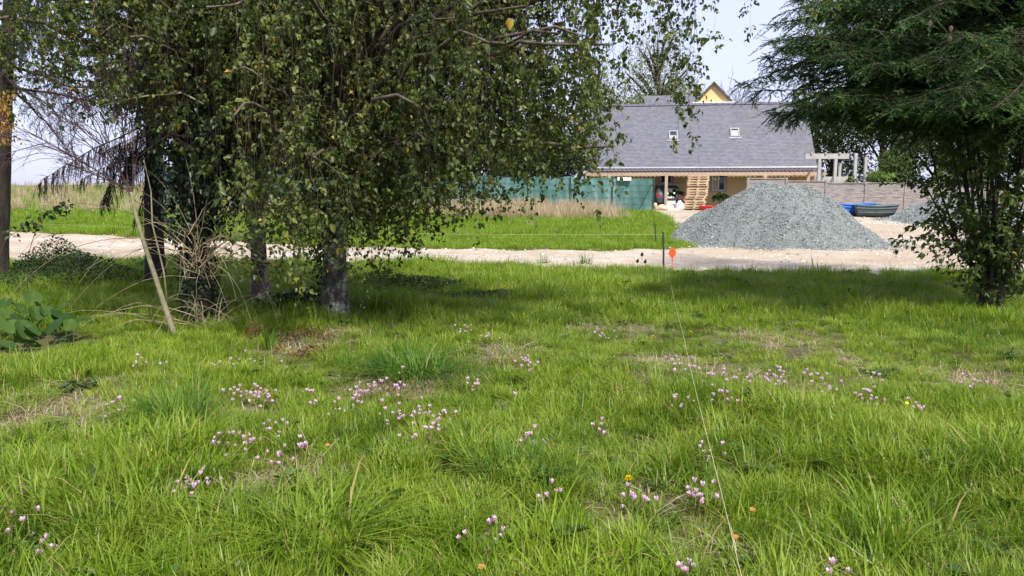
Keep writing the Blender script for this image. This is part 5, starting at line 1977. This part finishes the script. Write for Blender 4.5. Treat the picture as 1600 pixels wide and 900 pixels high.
for u, Y, zt, hf, lab in ((1295, 52, 9.0, 3.4, 'dark tree behind the pergola, nearest the house'), (1375, 50, 8.6, 3.4, 'dark dense tree behind the right pergola post'), (1450, 52, 9.5, 3.6, 'dark dense tree behind the board fence, left of the small vase tree'),
                          (1530, 50, 8.8, 3.4, 'dark tree behind the board fence, right behind the vase tree'), (1610, 51, 9.2, 3.6, 'dark tree at the right picture edge behind the fence'), (1230, 62, 8.0, 3.0, 'dark tree behind the right end of the slate roof')):
    far_tree('dense_tree', lab, u, Y, zt, hf, .9, M_treeA, 8500, .16, G)
for u, Y, zt, hf, lab in ((1405, 44.5, 4.1, 1.6, 'mid green bush over the board fence between the pergola and vase tree'), (1500, 44, 4.0, 1.8, 'mid green bush over the board fence behind the vase tree')):
    far_tree('bush', lab, u, Y, zt, hf, .9, M_shrubleaf, 5000, .12, 'bushes over the board fence')
far_tree('hydrangea', 'bright green shrub showing over the board fence by the right pergola post', 1368, 40.4, 2.75, 1.0, 1.2, M_hyd, 3600, .11, None, lobes=20)
far_tree('hydrangea', 'small bright green shrub between the pergola posts over the fence', 1324, 40.2, 2.55, .35, 1.3, M_hyd, 900, .10, None, lobes=8)

# bare twiggy crowns beyond the roof at right
far_b = at(1165, 150, 74)
bt = thing('bare_tree', (far_b[0], 74, float(ground_z(far_b[0], 74))), 'bare twiggy treetop beyond the roof beside the yellow gable', 'tree')
pb_ = trunk_path((far_b[0], 74, .5), (far_b[0], 74, 8.5), 8, .1)
trunk_mesh('trunk', pb_, .2, .06, M_twig, bt, sides=8)
sd_ = [(pb_[-1] - np.array([0, 0, rng.uniform(0, 2.0)]), np.array([rng.normal(0, .7), rng.normal(0, .5), 1.0]), rng.uniform(2.0, 3.4)) for _ in range(14)]
tag(mk('twigs', *join(twig_fan(sd_, 3, [7, 5, 0], 1.0, .5, .6, .03, .1)), M_twig, bt), kind='stuff')

# ------------------------------------------------------------------ low plants near the trees
def leafy_patch(name, label, cat, cx, cy, rx, ry, h, n_, leaf, mat, wr=.7, kind=None, stems=True, up=0.2):
    zg = float(ground_z(cx, cy))
    th = thing(name, (cx, cy, zg), label, cat)
    a, r = rng.uniform(0, 6.28, n_), np.sqrt(rng.uniform(0, 1, n_))
    x, y = cx + rx * r * np.cos(a), cy + ry * r * np.sin(a)
    hm = h * (1 - .6 * r ** 2) * (.75 + .35 * hnoise(x, y, 4.0))
    z = ground_z(x, y) + hm * rng.uniform(.05, 1, n_) ** .7
    P = np.stack([x, y, z], 1)
    D = unit(rvec(n_) * np.array([1, 1, .5]) + np.array([0, -.2, up]))
    tag(foliage('leaves', mat, th, P, D, unit(np.array([0, -.2, 1.]) + .6 * rvec(n_)), leaf * np.exp(rng.normal(0, .3, n_)), rng.uniform(0, 1, n_), wr=wr), kind='stuff')
    if stems:
        ns = max(8, n_ // 12)
        i = rng.integers(0, n_, ns)
        E = P[i]
        B_ = E.copy()
        B_[:, 2] = ground_z(B_[:, 0], B_[:, 1]) - .02
        B_[:, :2] += rng.normal(0, .05, (ns, 2))
        tag(mk('stems', *tubes(bez(B_, (B_ + E) / 2 + rng.normal(0, .02, (ns, 3)), E, 5), np.full((ns, 5), .0025), 3), M_twig, th), kind='stuff')
    return th


c = gp(455, 492)
leafy_patch('ivy_mound', 'low dark ivy mound between the two birch trunks', 'ivy', c[0], c[1] + .2, .55, .35, .42, 2200, .055, M_ivy, .9)
c = gp(80, 452)
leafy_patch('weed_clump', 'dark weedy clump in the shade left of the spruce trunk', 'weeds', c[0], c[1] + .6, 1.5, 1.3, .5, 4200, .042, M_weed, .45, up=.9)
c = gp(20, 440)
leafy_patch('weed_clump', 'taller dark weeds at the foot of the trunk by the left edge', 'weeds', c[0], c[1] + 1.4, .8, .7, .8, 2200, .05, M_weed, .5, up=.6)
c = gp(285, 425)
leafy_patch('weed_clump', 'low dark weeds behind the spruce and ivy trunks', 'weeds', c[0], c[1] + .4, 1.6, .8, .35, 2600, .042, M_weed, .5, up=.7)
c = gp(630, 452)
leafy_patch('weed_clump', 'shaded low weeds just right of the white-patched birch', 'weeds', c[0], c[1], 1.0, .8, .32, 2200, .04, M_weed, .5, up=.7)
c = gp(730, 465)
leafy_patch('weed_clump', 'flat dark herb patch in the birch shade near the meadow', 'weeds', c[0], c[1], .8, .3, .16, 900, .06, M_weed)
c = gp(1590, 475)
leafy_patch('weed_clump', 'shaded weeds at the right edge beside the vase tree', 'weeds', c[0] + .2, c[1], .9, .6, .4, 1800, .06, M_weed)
c = gp(130, 612)
leafy_patch('leafy_weed', 'small dark broad-leaved weed in the lawn below the fleshy-leaved plant', 'weed', c[0], c[1], .13, .12, .11, 48, .06, M_weed, .6)
c = gp(1420, 590)
leafy_patch('leafy_weed', 'small round-leaved weed in the right lawn', 'weed', c[0] - .2, c[1], .18, .15, .08, 60, .04, M_herb, .9)
for (u, v, rx, h, nn, lab) in ((399, 528, .11, .22, 170, 'rusty brown withered fern left of the iris blades'), (478, 535, .34, .16, 240, 'rusty orange fern patch below the birch trunk'), (487, 556, .2, .12, 160, 'darker brown dead fern in front of the orange patch'), (437, 548, .06, .1, 50, 'tiny orange fern tip beside the iris blades')):
    c = gp(u, v)
    leafy_patch('withered_fern', lab, 'fern', c[0], c[1], rx, .14, h * 1.1, nn, .028, M_fern, .4, up=.9)

# sprig with dark leaves standing before the meadow at left
for (pts, lab) in ((((60, 345), (75, 335), (92, 325), (105, 320)), 'dark leafy bramble shoot against the bright meadow at left'), (((10, 372), (30, 360), (45, 350), (60, 358)), 'dark drooping bramble shoot beside the left edge trunk')):
    path = np.array([at(u, v, 11.2) for u, v in pts])
    b0 = np.array([path[0][0] - .25, 11.2, float(ground_z(path[0][0] - .25, 11.2))])
    th = thing('bramble_shoot', tuple(b0), lab, 'bramble')
    full = np.vstack([b0, (b0 + path[0]) / 2 + np.array([-.08, 0, .05]), path])
    MB().tube(full, np.linspace(.006, .0025, len(full)), 5).build('stem', M_twig, th)
    n_ = 46
    P, T = sample_path(np.repeat(full[None], n_, 0), rng.uniform(.45, 1, (n_, 1)))
    P = P[:, 0] + rng.normal(0, .07, (n_, 3)) * np.array([1, .6, .7])
    tag(foliage('leaves', M_weed, th, P, unit(rvec(n_) + np.array([0, 0, -.3])), unit(np.array([0, -.6, 1.]) + .6 * rvec(n_)), rng.uniform(.05, .1, n_), rng.uniform(0, .7, n_), wr=.7), kind='stuff')

# ------------------------------------------------------------------ fleshy-leaved plant (big round leaves)
def big_leaf(n_seed, cup):
    nr, na = 5, 14
    V, F, tn = [], [], []
    for i in range(nr):
        r = i / (nr - 1)
        for j in range(na):
            a = 2 * math.pi * j / na
            x = .5 + .5 * math.cos(a) * r * (1 if math.cos(a) > 0 else .95)
            y = .44 * math.sin(a) * r * (1 + .08 * math.cos(a + .5))
            z = cup * (r ** 2) * (.5 + .5 * abs(math.sin(a))) + .02 * math.sin(4 * a + n_seed) * r - .10 * (x ** 2) + .025 * abs(math.sin(a)) * r
            V.append((x, y, z))
            tn.append(.5 + .2 * math.sin(n_seed) + (.18 if abs(math.sin(a)) < .1 else 0))
    for i in range(nr - 1):
        for j in range(na):
            a, b = i * na + j, i * na + (j + 1) % na
            F.append((a, b, b + na, a + na))
    # petiole
    k = len(V)
    for (x, z, r) in ((.02, 0, .022), (-.25, -.12, .026), (-.6, -.5, .03)):
        for j in range(4):
            a = math.pi / 2 * j
            V.append((x, r * math.cos(a), z + r * math.sin(a)))
            tn.append(.95)
    for i in range(2):
        for j in range(4):
            F.append((k + i * 4 + j, k + i * 4 + (j + 1) % 4, k + i * 4 + 4 + (j + 1) % 4, k + i * 4 + 4 + j))
    return mesh_from('leaf', np.array(V), np.array(F), M_berg, smooth=True, tint=np.clip(np.array(tn), 0, 1))


lm = [big_leaf(s_, c_) for s_, c_ in ((0.2, .12), (1.4, .05), (2.6, .18), (4.0, -.05))]
bc = gp(45, 555)
bg = thing('fleshy_leaved_plant', (bc[0], bc[1], float(ground_z(bc[0], bc[1]))), 'clump of big round fleshy green leaves at the left edge', 'plant')
pos = [(45, 500, 9.0), (15, 505, 8.8), (70, 495, 8.9), (95, 505, 8.6), (125, 512, 8.4), (20, 530, 8.3), (50, 525, 8.4), (75, 530, 8.2), (45, 540, 8.1), (10, 550, 8.0), (85, 520, 8.5), (65, 545, 8.0), (30, 490, 9.1), (0, 525, 8.4), (100, 490, 9.0), (-20, 510, 8.6), (25, 555, 7.9), (-15, 540, 8.2), (60, 510, 8.6), (35, 515, 8.5), (5, 490, 9.0), (-40, 525, 8.4), (78, 505, 8.7), (112, 515, 8.5), (12, 570, 7.7), (-30, 560, 7.9), (55, 550, 7.9), (88, 540, 8.0), (38, 530, 8.3), (105, 525, 8.3), (60, 535, 8.1), (20, 515, 8.6), (90, 512, 8.6), (50, 485, 9.2)]
for i, (u, v, Y) in enumerate(pos):
    p_ = at(u, v, Y - .15)
    o = bpy.data.objects.new('leaf', lm[i % 4])
    COL.objects.link(o)
    o.parent = bg
    o.location = Vector(tuple(p_ - BASE[bg.name] + np.array([0, 0, .05])))
    out_a = math.atan2(p_[1] - bc[1] - .35, p_[0] - bc[0]) + rng.normal(0, .5)
    o.rotation_euler = (rng.normal(.1, .3), rng.uniform(-1.0, -.15) if math.sin(out_a) > -.3 else rng.uniform(-.2, .5), out_a)
    s_ = rng.uniform(.16, .25)
    o.scale = (s_, s_, s_)

# ------------------------------------------------------------------ tussocks and iris blades
TUSS = [(645, 586, 300, .52, .62, 1.25, .010, M_tuss, 'dark green arching tussock in the middle of the lawn'),
        (272, 662, 300, .46, .46, .85, .0075, M_tuss, 'dense blue-green tussock below the bare shrub'),
        (500, 855, 200, .42, .5, 1.1, .009, M_grass, 'large bright arching tussock at the bottom edge, left of centre'),
        (810, 755, 170, .38, .36, .9, .0075, M_tuss, 'dark tussock right of the flower drift in the foreground'),
        (865, 640, 80, .24, .18, .8, .006, M_grass, 'low tussock left of the guide string in the middle lawn'),
        (1050, 730, 120, .26, .20, .75, .006, M_grass, 'bright tussock just left of the guide string'),
        (1370, 740, 120, .28, .26, .7, .006, M_grass, 'spreading tussock in the right foreground lawn'),
        (1390, 865, 110, .46, .22, .5, .008, M_grass, 'tall upright tuft at the bottom edge on the right'),
        (1530, 745, 100, .28, .22, .8, .006, M_tuss, 'darker tussock near the right edge'),
        (865, 530, 90, .22, .22, .9, .006, M_tuss, 'small dark tussock by the thin patch, above centre'),
        (915, 412, 70, .42, .26, .5, .010, M_tuss, 'upright grass tuft at the track edge left of the orange disc'),
        (850, 412, 60, .36, .26, .5, .010, M_tuss, 'dark grass tuft at the track edge under the hanging birch twigs'),
        (110, 400, 80, .45, .4, .6, .010, M_tuss, 'dark grass tuft at the track edge by the left weeds'),
        (1530, 525, 110, .30, .5, .7, .007, M_tuss, 'wide shaded tussock below the vase tree'),
        (180, 850, 110, .36, .3, .7, .0065, M_grass, 'bright tuft at the bottom left corner lawn'),
        (705, 840, 90, .30, .22, .7, .006, M_grass, 'fresh tuft beside the paired flowers at the bottom')]
for u, v, nb, h, rad_, lean, w, mat, lab in TUSS:
    c = gp(u, v)
    o = link('grass_tussock', blade_set(nb, rad_ * .45, h * .55, h * 1.15, lean, w, mat, 'grass_tussock', .45))
    o.location = (c[0], c[1], float(ground_z(c[0], c[1])) - .005)
    tag(o, lab, 'grass tussock', 'tussocks in the lawn')
c = gp(424, 545)
o = link('iris_leaves', blade_set(9, .05, .24, .34, .15, .022, M_tuss, 'iris_leaves', .1))
o.location = (c[0], c[1], float(ground_z(c[0], c[1])))
tag(o, 'broad grey-green iris blades standing beside the rusty fern', 'iris')

# ------------------------------------------------------------------ cyclamen in the lawn
def flower_mesh(k):
    V, F, tn = [], [], []
    hgt = .125
    for (z, r) in ((-.12, .0014), (hgt * .6, .0014), (hgt, .0016)):
        for j in range(3):
            a = 2.094 * j
            V.append((r * math.cos(a) + .012 * max(0, z / hgt) ** 2, r * math.sin(a), z))
            tn.append(.1)
    for i in range(2):
        for j in range(3):
            F.append((i * 3 + j, i * 3 + (j + 1) % 3, i * 3 + 3 + (j + 1) % 3, i * 3 + 3 + j))
    L = .030
    for p_ in range(5):
        a = 2 * math.pi * p_ / 5 + k
        tw = .35
        b = len(V)
        for (r, z, w, t_) in ((.006, -.006, .005, .31), (.010, .006, .008, .42), (.015, .020, .010, .72 + .05 * k), (.020, .030, .004, .85)):
            ca, sa = math.cos(a + tw * z / L), math.sin(a + tw * z / L)
            cx, cy = .012 + r * ca, r * sa
            for s_ in (-1, 1):
                V.append((cx - s_ * w * sa, cy + s_ * w * ca, hgt + z))
                tn.append(min(1, t_))
        for i in range(3):
            F.append((b + 2 * i, b + 2 * i + 1, b + 2 * i + 3, b + 2 * i + 2))
    return mesh_from('flower', np.array(V), np.array(F), M_petal, tint=np.array(tn))


FM = [flower_mesh(k) for k in (0, 1, 2, 3)]
CY = [(25, 810, 5, 22, 'at the left edge near the bottom'), (62, 845, 3, 12, 'just below the left edge drift near the bottom'), (300, 755, 10, 24, 'in the tight bunch at lower left'), (228, 745, 1, 4, 'left of the tight lower left bunch'),
      (180, 632, 4, 15, 'left of the blue-green tussock'), (222, 566, 3, 10, 'above the blue-green tussock, left'), (255, 566, 2, 8, 'straight above the blue-green tussock'), (254, 693, 4, 16, 'below the blue-green tussock'), (330, 562, 2, 8, 'between bare shrub stem and rusty fern'),
      (355, 682, 5, 15, 'in the left bunch right of the blue-green tussock'), (386, 684, 6, 15, 'in the second bunch right of the blue-green tussock'), (452, 702, 7, 24, 'in the shade pocket above the large bottom tussock'), (374, 606, 6, 14, 'in the pink drift below the rusty fern, left half'), (410, 606, 9, 18, 'in the pinkest drift below the rusty fern, right half'),
      (430, 660, 4, 16, 'between the pink drift and the shade pocket'), (488, 609, 3, 12, 'right of the pinkest drift'), (380, 552, 5, 22, 'in front of the rusty fern'), (442, 560, 2, 9, 'below the iris blades'), (525, 622, 3, 10, 'left of the big middle drift'),
      (560, 604, 6, 18, 'in the drift below the dark tussock, left'), (584, 596, 9, 20, 'in the drift below the dark tussock, right'), (622, 600, 3, 10, 'at the left foot of the dark middle tussock'), (633, 576, 2, 8, 'inside the dark middle tussock'), (615, 640, 6, 22, 'under the big middle drift'), (660, 643, 7, 22, 'right below the big middle drift'),
      (680, 673, 6, 18, 'in the lowest bunch under the middle drift'), (638, 676, 2, 10, 'left of the lowest middle bunch'), (692, 646, 3, 9, 'at the right end of the middle drift'), (737, 592, 5, 12, 'right of the dark middle tussock'), (826, 562, 8, 15, 'in the dense bunch near the picture centre'), (728, 516, 5, 20, 'above right of the dark middle tussock'),
      (760, 522, 3, 10, 'beside the thin soil patch above centre'), (943, 518, 7, 12, 'in the upper bunch near the dandelions'), (795, 620, 1, 3, 'below the dense centre bunch'), (832, 686, 5, 14, 'above the dark foreground tussock'), (938, 666, 3, 9, 'in the middle lawn left of the string'), (858, 766, 3, 9, 'below the dark foreground tussock'),
      (730, 828, 2, 6, 'at the bottom, left of the pair of bunches'), (769, 819, 4, 11, 'at the bottom, right of the pair of bunches'), (980, 772, 4, 15, 'around the lower dandelion'), (1030, 783, 1, 3, 'between the lower dandelion and the string'), (1090, 760, 6, 15, 'in the vivid bunch left of the string, lower lawn'), (1122, 744, 1, 3, 'touching the string in the lower lawn'),
      (1055, 578, 4, 11, 'at the brown soil patch left of the string'), (1090, 585, 5, 18, 'crossing the string at the soil patch'), (1132, 588, 3, 8, 'right of the string at the soil patch'), (1060, 630, 3, 9, 'left of the string below the soil patch'), (1086, 628, 2, 7, 'on the string below the soil patch'), (1128, 626, 5, 11, 'right of the string below the soil patch'),
      (1165, 606, 4, 11, 'at the left end of the right hand drift'), (1206, 602, 6, 14, 'in the densest part of the right hand drift'), (1222, 582, 4, 13, 'in the upper part of the right hand drift'), (1276, 591, 5, 13, 'in the middle of the right hand drift'), (1296, 605, 3, 11, 'under the middle of the right hand drift'), (1350, 618, 6, 15, 'at the right end of the right hand drift'),
      (1370, 594, 3, 9, 'above the right end of the right hand drift'), (1432, 629, 3, 8, 'alone right of the right hand drift'), (1518, 599, 3, 8, 'near the right edge, left bunch'), (1536, 601, 2, 5, 'near the right edge, right bunch'), (1115, 693, 4, 15, 'right of the string in the middle lawn'),
      (1075, 882, 3, 8, 'at the bottom edge left of the string'), (1306, 888, 3, 8, 'at the bottom edge on the right')]
for u, v, n_, spr, lab in CY:
    c = gp(u, v, .13)
    th = thing('cyclamen', (c[0], c[1], float(ground_z(c[0], c[1]))), '%s pale pink cyclamen flower%s %s' % ('a single' if n_ == 1 else 'two' if n_ == 2 else 'a few' if n_ < 5 else 'several' if n_ < 8 else 'many', '' if n_ == 1 else 's', lab), 'flowers', 'cyclamen in the lawn')
    mpp = c[1] / FPX
    for k in range(n_ if n_ < 3 else int(n_ * 2)):
        o = bpy.data.objects.new('flower', FM[rng.integers(0, 4)])
        COL.objects.link(o)
        o.parent = th
        dx, dy = rng.normal(0, .62 * spr * mpp), rng.normal(0, 1.3 * spr * mpp)
        gz = float(ground_z(c[0] + dx, c[1] + dy)) - float(ground_z(c[0], c[1]))
        o.location = (dx, dy, gz)
        o.rotation_euler = (rng.normal(0, .3), rng.normal(0, .3), rng.uniform(0, 6.28))
        s_ = rng.uniform(.46, .72)
        o.scale = (s_, s_, s_)
        o.location.z += rng.uniform(.0, .085)

# dandelions
def dandelion(label, u, v):
    c = gp(u, v, .14)
    th = thing('dandelion', (c[0], c[1], float(ground_z(c[0], c[1]))), label, 'flower')
    z = .14
    MB().tube([(c[0], c[1], th.location.z - .02), (c[0] + .005, c[1], z)], .002, 5).build('stem', M_herb, th)
    n_ = 60
    a = rng.uniform(0, 6.28, n_)
    el = rng.uniform(.15, 1.3, n_)
    D = np.stack([np.cos(a) * np.cos(el), np.sin(a) * np.cos(el), np.sin(el)], 1)
    P = np.tile(np.array([c[0] + .005, c[1], z]), (n_, 1))
    tag(foliage('petals', M_yellow, th, P, D, np.tile([0, 0, 1.], (n_, 1)) + .2 * rvec(n_), np.full(n_, .024), rng.uniform(0, 1, n_), wr=.3), kind='stuff')


dandelion('yellow dandelion right of the guide string in the upper lawn', 1079, 520)
dandelion('yellow dandelion left of the guide string in the upper lawn', 1020, 527)
dandelion('yellow dandelion in the lower lawn above pale flowers', 981, 749)

# fallen leaves
for (u, v, mat, lab) in ((1145, 841, M_brownleaf, 'fallen orange-brown birch leaf beside the guide string'), (1172, 798, M_brownleaf, 'fallen tan leaf right of the guide string'), (747, 888, M_brownleaf, 'fallen brown leaf at the bottom edge'), (232, 706, M_yellow, 'fallen yellow leaf near the blue-green tussock'), (508, 697, M_brownleaf, 'fallen brown leaf above the large bottom tussock'), (1415, 631, M_yellow, 'yellow fallen leaf beside the lone flowers at right')):
    c = gp(u, v, .12)
    V, F, k = leaves(np.array([[c[0], c[1], .12]]), np.array([[.7, .3, .15]]), np.array([[.1, -.5, 1.]]), [.036], .8)
    o = mk('fallen_leaf', V, F, mat, tint=np.full(k, .7))
    tag(o, lab, 'leaf', 'fallen leaves in the grass')

# dark dry seed heads before the track
for (u, v, lab) in ((996, 408, 'dark dry seed head at the track edge, left of three'), (1003, 398, 'dark dry seed head at the track edge, highest of three'), (1008, 409, 'dark dry seed head at the track edge, right of three')):
    c = at(u, v, 13.0)
    zg = float(ground_z(c[0], 13.0))
    th = thing('seed_head', (c[0], 13.0, zg), lab, 'seed head')
    MB().tube([(c[0] + .02, 13.0, zg - .02), (c[0], 13.0, c[2])], .003, 5).build('stem', M_twig, th)
    MB().tube([(c[0], 13, c[2] - .03), (c[0], 13, c[2] - .01), (c[0] + .005, 13, c[2] + .02), (c[0] + .01, 13, c[2] + .045)], [.006, .028, .022, .004], 8).build('head', M_bark, th, True)
